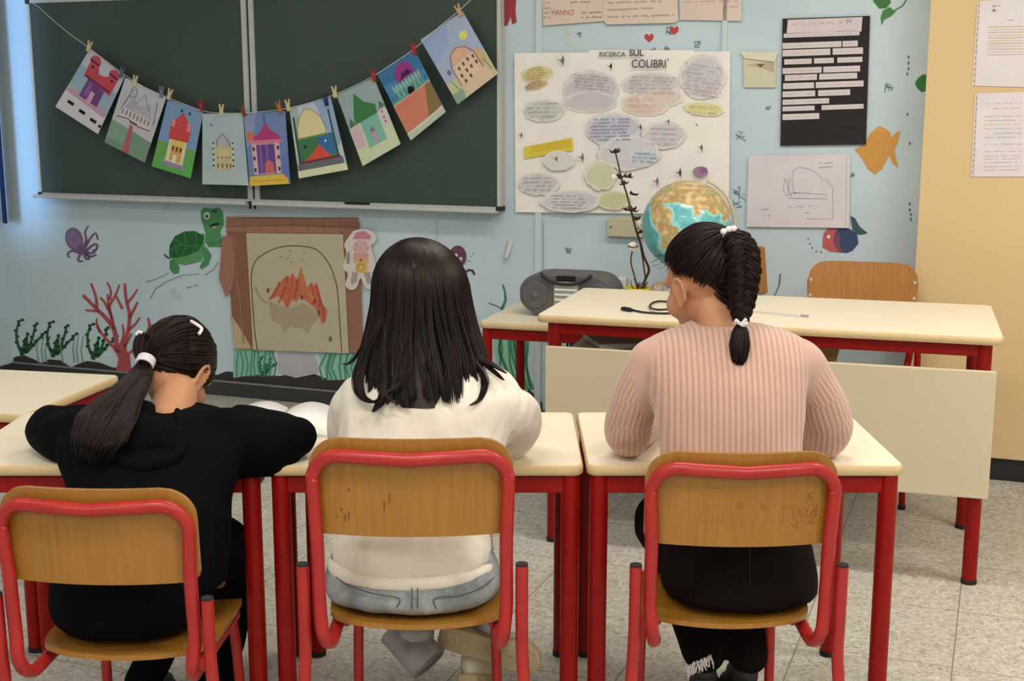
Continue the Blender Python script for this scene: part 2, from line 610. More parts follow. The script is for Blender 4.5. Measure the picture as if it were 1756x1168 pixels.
def chair(name, label, seat_h, top_h, wd, lean=0.03, ply='ply', red='red_chair', group=None):
    """local: origin on floor under the rear edge of the seat; +y towards the desk"""
    t = thing(name, label, 'chair', (0, 0, 0), 0, group)
    hw = wd / 2
    # seat: dished plywood, rounded corners
    nu, nv = 22, 18
    D = 0.38
    def seat_pt(a, b, off):
        # a,b in -1..1
        rr = 0.14
        x, y = a, b
        k = math.sqrt(max(0.0, 1 - rr * y * y)) if True else 1
        e = 5.0
        sc = 1.0 / (abs(x) ** e + abs(y) ** e) ** (1 / e) if (abs(x) + abs(y)) > 0 else 1
        m_ = max(abs(x), abs(y))
        x, y = x * sc * m_, y * sc * m_
        z = seat_h - 0.010 * (1 - x * x) * (1 - 0.3 * y * y)
        if y > 0.55:
            z -= 0.030 * ((y - 0.55) / 0.45) ** 2
        if y < -0.6:
            z += 0.010 * ((-y - 0.6) / 0.4) ** 2
        return Vector((x * (hw - 0.012), D / 2 + y * D / 2 - 0.010 * (x * x) * (y < 0) * 0 + (0.035 * x * x if y < 0 else 0) * (-y if y < 0 else 0), z + off))
    sm = MB()
    grid = [[(-1 + 2 * i / nu, -1 + 2 * j / nv) for i in range(nu + 1)] for j in range(nv + 1)]
    for off, rev in ((0.0, False), (-0.011, True)):
        vs = [seat_pt(a_, b_, off) for row in grid for a_, b_ in row]
        fs = []
        for j in range(nv):
            for i in range(nu):
                f = (j * (nu + 1) + i, j * (nu + 1) + i + 1, (j + 1) * (nu + 1) + i + 1, (j + 1) * (nu + 1) + i)
                fs.append(tuple(reversed(f)) if rev else f)
        sm.add(vs, fs)
    bd = [grid[0][i] for i in range(nu + 1)] + [grid[j][nu] for j in range(1, nv + 1)] + [grid[nv][i] for i in range(nu - 1, -1, -1)] + [grid[j][0] for j in range(nv - 1, 0, -1)]
    nb = len(bd)
    vs = [seat_pt(a_, b_, -0.011) for a_, b_ in bd] + [seat_pt(a_, b_, 0) for a_, b_ in bd]
    sm.add(vs, [(i, (i + 1) % nb, nb + (i + 1) % nb, nb + i) for i in range(nb)])
    sm.build('seat', M[ply], t)
    # backrest: curved plywood, hollow side to the sitter
    bh = 0.195
    bz0, bz1 = top_h - bh, top_h
    def back_y(x, z):
        return -0.045 + 0.030 * (x / hw) ** 2 - lean * (z - seat_h) / (top_h - seat_h)
    bm_ = MB()
    nu, nv = 26, 12
    def bp(a_, c_, off):
        # a_ -1..1 across, c_ 0..1 up; rounded top corners
        rc = 0.065
        z = bz0 + c_ * bh
        lim = hw
        dz = z - (bz1 - rc)
        if dz > 0:
            lim = hw - rc + math.sqrt(max(rc * rc - dz * dz, 0))
        dz = (bz0 + 0.02) - z
        if dz > 0:
            lim = hw - 0.02 + math.sqrt(max(0.0004 - dz * dz, 0))
        x = a_ * lim
        return Vector((x, back_y(x, z) + off, z))
    cs = [0, 0.02, 0.05, 0.1, 0.25, 0.4, 0.55, 0.67, 0.74, 0.80, 0.86, 0.91, 0.95, 0.98, 1.0]
    nv = len(cs) - 1
    for off, rev in ((0.0, False), (0.011, True)):
        vs = [bp(-1 + 2 * i / nu, c_, off) for c_ in cs for i in range(nu + 1)]
        fs = []
        for j in range(nv):
            for i in range(nu):
                f = (j * (nu + 1) + i, j * (nu + 1) + i + 1, (j + 1) * (nu + 1) + i + 1, (j + 1) * (nu + 1) + i)
                fs.append(tuple(reversed(f)) if rev else f)
        bm_.add(vs, fs)
    bd = [(-1 + 2 * i / nu, 0) for i in range(nu + 1)] + [(1, c_) for c_ in cs[1:]] + [(1 - 2 * i / nu, 1) for i in range(1, nu + 1)] + [(-1, c_) for c_ in reversed(cs[1:-1])]
    nb = len(bd)
    vs = [bp(a_, c_, 0) for a_, c_ in bd] + [bp(a_, c_, 0.011) for a_, c_ in bd]
    bm_.add(vs, [(i, (i + 1) % nb, nb + (i + 1) % nb, nb + i) for i in range(nb)])
    bm_.build('backrest', M[ply], t)
    # back hoop of red tube, seen behind the backrest
    R = 0.0135
    xo = hw - 0.010
    zt = top_h - 0.030
    rc = 0.055
    path = []
    def hy(x, z):
        return -R - 0.001 + back_y(max(-hw, min(hw, x)), z) if z > seat_h else -0.045 - R
    zb = seat_h - 0.03
    half = []
    half.append((xo - 0.02, 0.30, seat_h - 0.032))
    half.append((xo - 0.02, 0.10, seat_h - 0.032))
    for k in range(6):
        a_ = PI / 2 * k / 5
        half.append((xo - 0.02 + 0.012 * k / 5, 0.0 - 0.055 * sin(a_) + 0.01, seat_h - 0.032 + 0.05 * (1 - cos(a_))))
    for z in (seat_h + 0.06, seat_h + 0.12, seat_h + 0.20):
        if z < zt - rc - 0.01:
            half.append((xo - 0.004, hy(xo, z), z))
    half.append((xo, hy(xo, zt - rc), zt - rc))
    for k in range(1, 7):
        a_ = PI / 2 * k / 6
        x = xo - rc + rc * cos(a_)
        z = zt - rc + rc * sin(a_)
        half.append((x, hy(x, z), z))
    for q_ in (0.66, 0.33):
        x = (xo - rc) * q_
        half.append((x, hy(x, zt) + 0.0, zt - 0.004 * (1 - q_)))
    left = [(-x, y, z) for x, y, z in half]
    full = half + [(0, hy(0, zt), zt - 0.005)] + left[::-1]
    full = smooth_path(full, 3)
    MB().tube(full, R, 14).build('back_frame', M[red], t)
    # legs
    for sx in (-1, 1):
        zt2 = seat_h + 0.145
        xr = hw + 0.016
        pr = smooth_path([(sx * xr, -0.045, zt2), (sx * xr, -0.042, seat_h + 0.03), (sx * (xr + 0.002), -0.035, seat_h - 0.06), (sx * (xr + 0.012), -0.055, seat_h * 0.5), (sx * (xr + 0.018), -0.075, 0.012)], 4)
        lg = MB().tube(pr, 0.0125, 14).build('leg', M[red], t)
        MB().cyl((sx * xr, -0.045, zt2 - 0.001), (sx * xr, -0.045, zt2 + 0.004), 0.012).build('leg_cap', M['rubber'], lg)
        MB().cyl((sx * (xr + 0.018), -0.075, 0), (sx * (xr + 0.018), -0.075, 0.016), 0.0145).build('foot_cap', M['rubber'], lg)
        xf = hw - 0.045
        pf = smooth_path([(sx * xf, 0.10, seat_h - 0.031), (sx * xf, 0.30, seat_h - 0.048), (sx * (xf + 0.002), 0.335, seat_h - 0.085), (sx * (xf + 0.006), 0.345, seat_h * 0.5), (sx * (xf + 0.01), 0.355, 0.012)], 4)
        lg = MB().tube(pf, 0.0115, 14).build('leg', M[red], t)
        MB().cyl((sx * (xf + 0.01), 0.355, 0), (sx * (xf + 0.01), 0.355, 0.016), 0.0135).build('foot_cap', M['rubber'], lg)
    cr_ = MB()
    cr_.cyl((-hw + 0.03, 0.12, seat_h - 0.030), (hw - 0.03, 0.12, seat_h - 0.030), 0.010, n=12)
    cr_.build('cross_bar', M[red], t)
    for sx in (-1, 1):
        for zz in (top_h - 0.07, top_h - 0.13):
            MB().cyl((sx * (xo), back_y(xo, zz) + 0.009, zz), (sx * xo, back_y(xo, zz) + 0.0125, zz), 0.006, n=10).build('rivet', M['alu'], t)
    return t


def smooth_path(pts, n):
    """Catmull-Rom through the points"""
    p = [Vector(q_) for q_ in pts]
    out = []
    for i in range(len(p) - 1):
        a_, b_, c_, d_ = p[max(i - 1, 0)], p[i], p[i + 1], p[min(i + 2, len(p) - 1)]
        for k in range(n):
            s = k / n
            out.append(0.5 * ((2 * b_) + (c_ - a_) * s + (2 * a_ - 5 * b_ + 4 * c_ - d_) * s * s + (3 * b_ - a_ - 3 * c_ + d_) * s ** 3))
    out.append(p[-1])
    return out


ch_c = chair('student_chair', 'red framed plywood chair under the girl in white, worn patches on its back', 0.43, 0.832, 0.392)
ch_c.location = (-0.193, 2.40, 0)
ch_r = chair('student_chair', 'red framed plywood chair under the girl in pink, scribbles on its back', 0.40, 0.785, 0.380)
ch_r.location = (0.453, 2.475, 0)
ch_l = chair('student_chair', 'red framed plywood chair under the girl in black', 0.365, 0.735, 0.385)
ch_l.location = (-0.795, 2.40, 0)
ch_l.rotation_euler = (0, 0, math.radians(-3))

# marks on the backs of two chairs
def marks(ch, items, col, yoff, name, label):
    mb = MB(); mb.c = lin(col)
    for pts, wd_ in items:
        for a_, b_ in zip(pts, pts[1:]):
            A_ = Vector((a_[0], 0, a_[1])); B_ = Vector((b_[0], 0, b_[1]))
            dd = (B_ - A_)
            if dd.length < 1e-6: continue
            nn = Vector((-dd.z, 0, dd.x)).normalized() * wd_ / 2
            vs = [A_ - nn, B_ - nn, B_ + nn, A_ + nn]
            for v in vs:
                v.y = yoff(v.x, v.z)
            mb.add(vs, [(0, 1, 2, 3)], False)
    o_ = mb.build(name, M['art'], ch)
    tag(o_, label)


def by(hw, seat_h, top_h, lean=0.03):
    return lambda x, z: -0.0456 + 0.030 * (x / hw) ** 2 - lean * (z - seat_h) / (top_h - seat_h)
ms = []
for (x, z, sx_, sz_) in ((-0.128, 0.664, .006, .016), (-0.120, 0.668, .004, .018), (-0.135, 0.687, .009, .004), (-0.118, 0.727, .006, .006), (-0.142, 0.672, .004, .003), (-0.04, 0.706, .002, .02), (-0.05, 0.690, .0015, .02)):
    ms.append(([(x, z), (x + sx_ * 0.4, z + sz_)], max(0.003, sx_ * 0.6)))
for m_ in ms:
    marks(ch_c, [m_], (120, 74, 40), by(0.196, 0.43, 0.832), 'worn_patch', 'brown worn patch on the backrest')
ms = []
rs = random.Random(3)
def N_(x, z, s): return [(x, z), (x, z + s), (x + s * .6, z), (x + s * .6, z + s)]
ms.append((N_(-0.010, 0.668, 0.016), 0.0014)); ms.append((N_(0.036, 0.669, 0.012), 0.0010))
for k in range(16):
    x, z = 0.085 + rs.random() * 0.07, 0.64 + rs.random() * 0.045
    ms.append(([(x, z), (x + rs.uniform(-.02, .02), z + rs.uniform(-.02, .02)), (x + rs.uniform(-.02, .02), z + rs.uniform(-.02, .02))], 0.0010))
for k in range(10):
    x, z = -0.08 + k * 0.02, 0.625 + rs.random() * 0.02
    ms.append(([(x, z), (x + rs.uniform(-.002, .002), z + rs.uniform(.01, .03))], 0.0008))
marks(ch_r, ms, (134, 88, 42), by(0.190, 0.40, 0.785), 'pen_scribbles', 'faint scribbles on the backrest')

# the two chairs at the teacher's side
tc1 = chair('teacher_chair', "brown plywood chair standing at the far side of the teacher's desk, right", 0.45, 0.845, 0.405, ply='ply_back', red='red')
q = P(1480, 470, 4.84)
tc1.location = (q.x + 0.0, q.y + 0.0, 0)
tc1.rotation_euler = (0, 0, PI - math.radians(14))
tc2 = chair('teacher_chair', 'brown plywood chair beside the globe, mostly hidden by the girl in pink', 0.45, 0.86, 0.40, ply='ply_back', red='red')
q = P(1277, 470, 5.18)
tc2.location = (q.x, q.y, 0)
tc2.rotation_euler = (0, 0, PI + math.radians(38))

# beige cupboard along the wall on the right
cu0, _ = WP(1567, 500, 0.18)
cw = ROOM_R - 0.005 - cu0
cp = thing('cupboard', 'tall plain beige cupboard against the wall on the right', 'cupboard', rloc(cu0 + cw / 2, -0.002, 0), -TH)
MB().box((0, -0.09, 1.27), (cw, 0.176, 2.36)).build('body', M['beige'], cp, bevel=0.002)
MB().box((0, -0.085, 0.045), (cw - 0.02, 0.16, 0.09)).build('plinth', M['black'], cp)
# ------------------------------------------------------------------ things on the back wall
class Art:
    """flat drawn surface parallel to the back wall; points are taken in photo pixels"""
    def __init__(s, off, quad=None):
        s.off, s.mb, s.layer = off, MB(), 0
        s.quad = quad
        s.u0 = s.v0 = 0.0
        s.tf = 0.45
        s.rnd = random.Random(11)

    def m(s, p):
        """paper coordinates (0..1 across, 0..1 down) to pixels when a quad is given"""
        if s.quad is None:
            return p
        (ax, ay), (bx, by_), (cx, cy), (dx, dy) = s.quad
        a, b = p
        x = ax * (1 - a) * (1 - b) + bx * a * (1 - b) + cx * a * b + dx * (1 - a) * b
        y = ay * (1 - a) * (1 - b) + by_ * a * (1 - b) + cy * a * b + dy * (1 - a) * b
        return (x, y)

    def uv(s, p, l=None):
        u, v = WP(p[0], p[1], s.off)
        return (u, -s.off - (s.layer if l is None else l) * 0.00016, v)

    def poly(s, pts, col, raw=False):
        s.layer += 1
        s.mb.c = lin(col)
        pts = pts if raw else [s.m(p) for p in pts]
        vs = [s.uv(p) for p in pts]
        # face towards the room
        ar = sum(vs[i][0] * vs[(i + 1) % len(vs)][2] - vs[(i + 1) % len(vs)][0] * vs[i][2] for i in range(len(vs)))
        idx = tuple(range(len(vs)))
        s.mb.add(vs, [idx if ar > 0 else idx[::-1]], False)
        return s

    def same(s):
        s.layer -= 1
        return s

    def rect(s, x0, y0, x1, y1, col):
        return s.poly([(x0, y0), (x1, y0), (x1, y1), (x0, y1)], col)

    def ellipse(s, cx, cy, rx, ry, col, n=22, rot=0, wob=0.0):
        pts = []
        for k in range(n):
            a = 2 * PI * k / n
            w_ = 1 + s.rnd.uniform(-wob, wob)
            x, y = rx * w_ * cos(a), ry * w_ * sin(a)
            pts.append((cx + x * cos(rot) - y * sin(rot), cy + x * sin(rot) + y * cos(rot)))
        return s.poly(pts, col)

    def line(s, pts, wd, col, taper=False, newlayer=True):
        """stroke, width in pixels"""
        if newlayer:
            s.layer += 1
        s.mb.c = lin(col)
        pp = [s.m(p) for p in pts]
        n = len(pp)
        L, R_ = [], []
        for i, p in enumerate(pp):
            a, b = pp[max(i - 1, 0)], pp[min(i + 1, n - 1)]
            dx, dy = b[0] - a[0], b[1] - a[1]
            ln = math.hypot(dx, dy) or 1
            h = wd / 2 * ((1 - s.tf * i / (n - 1)) if taper else 1)
            L.append((p[0] - dy / ln * h, p[1] + dx / ln * h))
            R_.append((p[0] + dy / ln * h, p[1] - dx / ln * h))
        vs = [s.uv(p) for p in L] + [s.uv(p) for p in R_]
        s.mb.add(vs, [(i, i + 1, n + i + 1, n + i) for i in range(n - 1)], False)
        return s

    def writing(s, x0, y0, x1, y1, col, wd=1.0, amp=2.2, step=2.4, gap=0.16):
        """a line of small handwriting"""
        s.layer += 1
        n = max(2, int(math.hypot(x1 - x0, y1 - y0) / step))
        cur = []
        for i in range(n + 1):
            t = i / n
            if s.rnd.random() < gap and len(cur) > 1:
                s.line(cur, wd, col, newlayer=False)
                cur = []
                continue
            cur.append((x0 + (x1 - x0) * t, y0 + (y1 - y0) * t + (amp if i % 2 else -amp) * s.rnd.uniform(0.3, 1)))
        if len(cur) > 1:
            s.line(cur, wd, col, newlayer=False)
        return s

    def text(s, txt, x, y, hpx, col, wpx=None, bold=0.02, slope=0.0):
        cu = bpy.data.curves.new('tmp', 'FONT')
        cu.body = txt
        cu.offset = bold
        ob = bpy.data.objects.new('tmp', cu)
        COL.objects.link(ob)
        dg = bpy.context.evaluated_depsgraph_get()
        me = ob.evaluated_get(dg).to_mesh()
        vs = [v.co.copy() for v in me.vertices]
        fs = [tuple(p.vertices) for p in me.polygons]
        ob.evaluated_get(dg).to_mesh_clear()
        bpy.data.objects.remove(ob)
        bpy.data.curves.remove(cu)
        if not vs:
            return s
        mx_ = max(v.x for v in vs); mn = min(v.x for v in vs)
        k = hpx / 0.72
        kx = k if wpx is None else wpx / (mx_ - mn)
        s.layer += 1
        s.mb.c = lin(col)
        s.mb.add([s.uv((x + (v.x - mn) * kx, y - v.y * k + slope * (v.x - mn) * kx)) for v in vs], fs, False)
        return s

    def sheet(s, quad, col, th=0.0012, back=None):
        """the sheet itself, with thickness"""
        s.mb.c = lin(col)
        f = [s.uv(p, 0) for p in quad]
        b = [(x, y + th, z) for x, y, z in f]
        s.mb.add(f + b, [(3, 2, 1, 0), (4, 5, 6, 7), (0, 1, 5, 4), (1, 2, 6, 5), (2, 3, 7, 6), (3, 0, 4, 7)], False)
        return s

    def done(s, name, label=None, cat=None, group=None, parent=None, extra_y=0.0):
        xs = [v[0] for v in s.mb.v]; zs = [v[2] for v in s.mb.v]
        if parent is not None:
            o = s.mb.build(name, M['art'], parent)
            return tag(o, label)
        c = Vector(((min(xs) + max(xs)) / 2, -s.off, min(zs)))
        s.mb.v = [(x - c.x, y - c.y, z - c.z) for x, y, z in s.mb.v]
        o = s.mb.build(name, M['art'])
        o.location = M_ROOM @ c
        o.rotation_euler = (0, 0, -TH)
        return tag(o, label, cat, group)


# ---- the chalkboard
BO = 0.05
bl, _ = WP(62, 170, BO); br_, _ = WP(853, 200, BO); bm0, _ = WP(430, 170, BO)
_, bb_ = WP(70, 330, BO); _, bt = WP(50, 6, BO)
bt += 0.0
bd_ = thing('blackboard', 'big green blackboard of two panels in a thin aluminium frame', 'blackboard', rloc((bl + br_) / 2, 0, 0), -TH)
def bx(x0, x1, z0, z1, y0, y1, name, mat, bev=0.0, parent=bd_):
    o_ = MB().box(((x0 + x1) / 2 - (bl + br_) / 2, (y0 + y1) / 2, (z0 + z1) / 2), (x1 - x0, y1 - y0, z1 - z0)).build(name, mat, parent, bevel=bev)
    return o_
bx(bl, bm0 - 0.003, bb_, bt, -BO, -0.012, 'board_panel', M['board'])
bx(bm0 + 0.003, br_, bb_, bt, -BO, -0.012, 'board_panel', M['board'])
f_ = MB()
mid = (bl + br_) / 2
def fb(x0, x1, z0, z1, y0=-BO - 0.008, y1=-0.006):
    f_.box(((x0 + x1) / 2 - mid, (y0 + y1) / 2, (z0 + z1) / 2), (x1 - x0, y1 - y0, z1 - z0))
fw = 0.016
fb(bl - fw, bl, bb_ - fw, bt + fw); fb(br_, br_ + fw, bb_ - fw, bt + fw)
fb(bl, br_, bt, bt + fw); fb(bl, br_, bb_ - fw, bb_)
fb(bm0 - 0.030, bm0 - 0.004, bb_, bt, -BO - 0.012); fb(bm0 + 0.008, bm0 + 0.034, bb_, bt, -BO - 0.010)
f_.build('frame', M['alu'], bd_, bevel=0.002)
tr = MB()
for (x0, x1) in ((bl - 0.012, bm0 - 0.015), (bm0 + 0.02, br_ + 0.012)):
    xm, xl = (x0 + x1) / 2 - mid, x1 - x0
    tr.box((xm, -BO - 0.030, bb_ - fw - 0.004), (xl, 0.055, 0.008))
    tr.box((xm, -BO - 0.056, bb_ - fw + 0.002), (xl, 0.005, 0.016))
tr.build('chalk_ledge', M['alu'], bd_, bevel=0.0015)
cn = MB()
for x in (bl - 0.008, br_ + 0.008):
    for z in (bt + 0.008, bb_ - 0.008):
        cn.box((x - mid, -0.034, z), (0.024, 0.060, 0.022))
cn.build('corner_caps', M['black'], bd_, bevel=0.004)
cl = MB()
cl.box((bm0 - mid, -BO - 0.016, bb_ - 0.016), (0.05, 0.02, 0.012)); cl.box((bm0 - 0.012 - mid, -BO - 0.02, bb_ - 0.030), (0.008, 0.014, 0.03)); cl.box((bm0 + 0.014 - mid, -BO - 0.02, bb_ - 0.030), (0.008, 0.014, 0.03))
cl.build('latch', M['black'], bd_, bevel=0.002)
eu, ev = WP(612, 339, BO + 0.03)
er = thing('board_eraser', 'small dark board eraser lying on the ledge under the right panel', 'eraser', rloc(eu, -BO - 0.030, bb_ - fw), -TH)
MB().box((0, 0, 0.006), (0.11, 0.036, 0.010)).build('felt_pad', M['grey'], er, bevel=0.002)
MB().box((0, 0, 0.0145), (0.115, 0.038, 0.008)).build('grip', M['black'], er, bevel=0.003)

# ---- the string with nine drawings
SO = BO + 0.075
spts = [(57, 3), (103, 45), (155, 84), (212, 127), (247, 149), (288, 167), (347, 190), (383, 194), (416, 194), (455, 191), (492, 186), (532, 176), (572, 163), (608, 147), (643, 129), (680, 105), (712, 82), (752, 47), (792, 14), (812, -6), (846, -40)]
sp = smooth_path([Vector((WP(x, y, SO)[0], -SO, WP(x, y, SO)[1])) for x, y in spts], 3)
sp[0] = Vector((bl + 0.004, -BO - 0.004, sp[0].z + 0.01))
sb = MB().tube(sp, 0.0013, 6)
c0 = sp[len(sp) // 2]
sb.v = [tuple(Vector(v) - c0) for v in sb.v]
so = sb.build('string', M['paper'])
so.location = M_ROOM @ c0
so.rotation_euler = (0, 0, -TH)
tag(so, 'thin string sagging across the blackboard, holding the row of drawings', 'string')

GR = 'drawings pegged to the string'
DN = [0]
def drawing(quad, base, label):
    DN[0] += 1
    a = Art(SO - 0.004 - 0.005 * (DN[0] % 2), quad)
    a.sheet(quad, base, 0.0008)
    return a
def finish(a, label):
    return a.done('drawing', label, 'drawing', GR)

K = (34, 32, 38)
# 1
a = drawing([(154, 84), (214, 131), (168, 230), (95, 183)], (196, 194, 206), 0)
a.poly([(0, 0), (1, 0), (1, .3), (0, .25)], (204, 200, 214)); a.poly([(0, .25), (1, .30), (1, .7), (0, .6)], (158, 184, 206))
a.poly([(0, .68), (1, .72), (1, 1), (0, 1)], (226, 218, 224)); a.poly([(.1, .62), (.9, .62), (.98, .74), (0, .70)], (206, 160, 186))
a.rect(.30, .36, .74, .66, (118, 68, 140)); a.rect(.36, .40, .46, .62, (150, 92, 164)); a.rect(.48, .5, .58, .68, (228, 168, 190))
a.poly([(.16, .14), (.36, .10), (.46, .22), (.60, .20), (.74, .12), (.9, .14), (.88, .40), (.18, .36)], (204, 60, 76))
a.ellipse(.26, .09, .13, .08, (196, 66, 92)); a.ellipse(.78, .09, .13, .08, (196, 66, 92))
a.rect(.14, .10, .38, .125, (90, 30, 60)); a.rect(.66, .10, .9, .125, (90, 30, 60)); a.rect(.24, .17, .30, .20, K); a.rect(.76, .17, .82, .20, K); a.rect(.2, .34, .84, .37, (120, 40, 90))
for x, y in ((.16, .80), (.45, .82), (.73, .84)):
    a.rect(x, y, x + .14, y + .045, (24, 22, 26))
a.rect(.94, .86, 1.0, .90, (24, 22, 26))
finish(a, 'drawing of a red and purple tower with black dashes, leftmost on the string')
# 2
a = drawing([(215, 133), (285, 167), (248, 279), (179, 244)], (202, 200, 212), 0)
a.poly([(0, .64), (.4, .66), (1, .70), (1, 1), (0, 1)], (126, 158, 138)); a.poly([(.0, .64), (.42, .66), (.40, .9), (0, .9)], (136, 172, 148))
a.poly([(.42, .60), (.50, .60), (.60, 1), (.44, 1)], (186, 92, 104))
a.rect(.14, .40, .88, .58, (224, 214, 212))
for k in range(8):
    a.rect(.16 + k * .09, .42, .20 + k * .09, .50, (150, 140, 152))
a.poly([(.2, .40), (.3, .22), (.5, .30), (.7, .2), (.84, .40)], (186, 178, 198))
a.line([(.12, .45), (.25, .12), (.4, .3), (.55, .10), (.72, .28), (.86, .12), (.92, .45)], 1, (92, 84, 108)); a.line([(.2, .12), (.34, .08), (.36, .2), (.2, .22)], 1, (92, 84, 108)); a.line([(.1, .56), (.35, .53), (.6, .57), (.9, .55)], 1.4, (84, 66, 78))
a.rect(.40, .54, .58, .57, (120, 90, 80))
finish(a, 'pale sketchy castle drawing over a green field with a narrow red path')
# 3
a = drawing([(288, 170), (349, 190), (327, 306), (260, 285)], (124, 160, 204), 0)
a.poly([(0, .60), (1, .60), (1, 1), (0, 1)], (110, 172, 84)); a.poly([(0, .84), (1, .80), (1, 1), (0, 1)], (92, 186, 76))
a.rect(.28, .50, .74, .88, (232, 220, 196)); a.rect(.38, .60, .66, .84, (224, 168, 72)); a.rect(.34, .52, .68, .62, (240, 208, 96))
a.poly([(.26, .54), (.22, .30), (.36, .22), (.5, .12), (.70, .26), (.78, .34), (.76, .52)], (214, 52, 62)); a.rect(.24, .24, .34, .36, (226, 130, 150)); a.rect(.66, .24, .76, .36, (226, 130, 150))
for x in (.42, .52, .62):
    a.rect(x - .02, .62, x + .02, .69, (90, 60, 50))
a.poly([(.24, .86), (.78, .86), (.84, .93), (.2, .93)], (150, 150, 176)); a.poly([(.40, .12), (.44, .06), (.48, .12)], (50, 60, 90)); a.poly([(.62, .12), (.66, .06), (.70, .12)], (50, 60, 90)); a.rect(.46, .74, .56, .86, (240, 232, 224))
finish(a, 'drawing of a small yellow castle under a bright red dome')
# 4
a = drawing([(347, 195), (416, 195), (426, 318), (347, 316)], (178, 198, 208), 0)
a.poly([(0, .82), (1, .82), (1, 1), (0, 1)], (186, 206, 206)); a.rect(.30, .46, .68, .80, (206, 198, 160)); a.poly([(.34, .46), (.36, .36), (.48, .28), (.6, .36), (.66, .46)], (186, 190, 190))
a.rect(.24, .38, .30, .78, (214, 210, 190)); a.rect(.68, .38, .74, .78, (214, 210, 190)); a.rect(.38, .5, .6, .6, (222, 206, 150))
for y in (.40, .48, .56, .64, .72):
    for x in (.26, .71):
        a.rect(x - .02, y, x + .02, y + .025, (70, 66, 74))
for x in (.36, .46, .56, .64):
    a.rect(x - .012, .70, x + .012, .76, (96, 88, 80)); a.rect(x - .012, .60, x + .012, .63, (140, 130, 110))
a.line([(.34, .46), (.36, .36), (.48, .28), (.6, .36), (.66, .46)], 1, (120, 120, 120)); a.rect(.22, .14, .24, .17, K)
finish(a, 'pale blue drawing of a faint beige palace with two side towers')
# 5
a = drawing([(417, 195), (489, 190), (498, 315), (429, 319)], (112, 138, 192), 0)
a.poly([(0, 0), (.3, 0), (.2, .3), (0, .5)], (146, 160, 200)); a.rect(.13, .42, .80, .85, (228, 184, 190)); a.rect(.24, .44, .68, .84, (108, 72, 148))
a.rect(.30, .44, .36, .84, (136, 92, 176)); a.rect(.46, .44, .52, .84, (136, 92, 176)); a.poly([(.40, .84), (.42, .70), (.52, .66), (.62, .70), (.64, .84)], (206, 104, 104))
a.poly([(.12, .40), (.2, .33), (.36, .27), (.5, .14), (.62, .25), (.80, .32), (.86, .40)], (184, 48, 128)); a.rect(.10, .38, .86, .43, (224, 120, 160)); a.rect(.05, .26, .2, .38, (222, 104, 84)); a.line([(.5, .15), (.48, .03)], 1.5, (98, 60, 130))
for y in (.47, .60, .76):
    a.rect(.15, y, .20, y + .05, (80, 40, 96)); a.rect(.74, y, .79, y + .05, (60, 50, 110))
a.poly([(.02, .87), (.92, .86), (.98, 1), (.0, 1)], (234, 194, 52)); a.rect(.1, .93, .9, .945, (214, 160, 50)); a.poly([(.84, .6), (1, .55), (1, .9), (.88, .9)], (96, 122, 196))
finish(a, 'drawing of a purple tower with magenta onion dome above a yellow ground')
# 6
a = drawing([(496, 186), (567, 167), (597, 291), (513, 306)], (196, 208, 218), 0)
a.poly([(.0, .0), (.2, 0), (.16, .88), (.06, .88)], (172, 190, 190)); a.poly([(.6, .0), (1, .0), (1, .6), (.85, .7)], (150, 176, 216))
a.rect(.08, .46, .86, .80, (66, 128, 84)); a.rect(.52, .46, .84, .74, (44, 112, 172)); a.poly([(.12, .80), (.34, .70), (.52, .58), (.72, .76), (.66, .82)], (220, 66, 40))
a.poly([(.10, .46), (.12, .30), (.22, .14), (.36, .06), (.52, .10), (.68, .22), (.74, .38), (.72, .46)], (232, 218, 164)); a.line([(.10, .46), (.12, .30), (.22, .14), (.36, .06), (.52, .10), (.68, .22), (.74, .38), (.72, .46)], 1.2, (150, 140, 80))
a.rect(.10, .45, .74, .48, (96, 150, 84)); a.rect(.05, .14, .09, .84, (60, 86, 70)); a.rect(.86, .14, .90, .84, (60, 92, 84)); a.rect(.05, .78, .92, .81, (120, 46, 60)); a.rect(.02, .81, .96, .90, (110, 112, 124)); a.rect(.0, .90, 1, 1, (226, 232, 190)); a.rect(.20, .56, .26, .60, (30, 60, 50)); a.rect(.66, .54, .70, .57, (222, 232, 240))
finish(a, 'drawing of a cream domed mosque-like building on green, blue and orange bands')
# 7
a = drawing([(577, 163), (641, 133), (687, 247), (622, 285)], (158, 180, 186), 0)
a.poly([(0, .46), (1, .46), (1, 1), (0, 1)], (214, 222, 186)); a.rect(.02, .50, .26, .78, (218, 188, 204)); a.rect(.30, .46, .76, .84, (128, 194, 176)); a.rect(.78, .42, .98, .66, (216, 206, 214))
a.poly([(.18, .46), (.22, .34), (.30, .22), (.40, .08), (.56, .24), (.80, .34), (.76, .46)], (62, 128, 72)); a.poly([(.02, .48), (.10, .36), (.2, .46)], (88, 120, 116)); a.poly([(.84, .42), (.9, .32), (1, .40)], (70, 124, 90)); a.line([(.0, .48), (.5, .46), (1, .42)], 1.3, (80, 120, 110))
a.rect(.46, .66, .56, .82, (196, 160, 186)); a.poly([(.44, .66), (.51, .58), (.58, .66)], (150, 120, 150))
for y in (.46, .54, .60):
    a.rect(.86, y, .90, y + .03, (170, 80, 100))
finish(a, 'drawing of a mint green house under a pointed dark green roof')
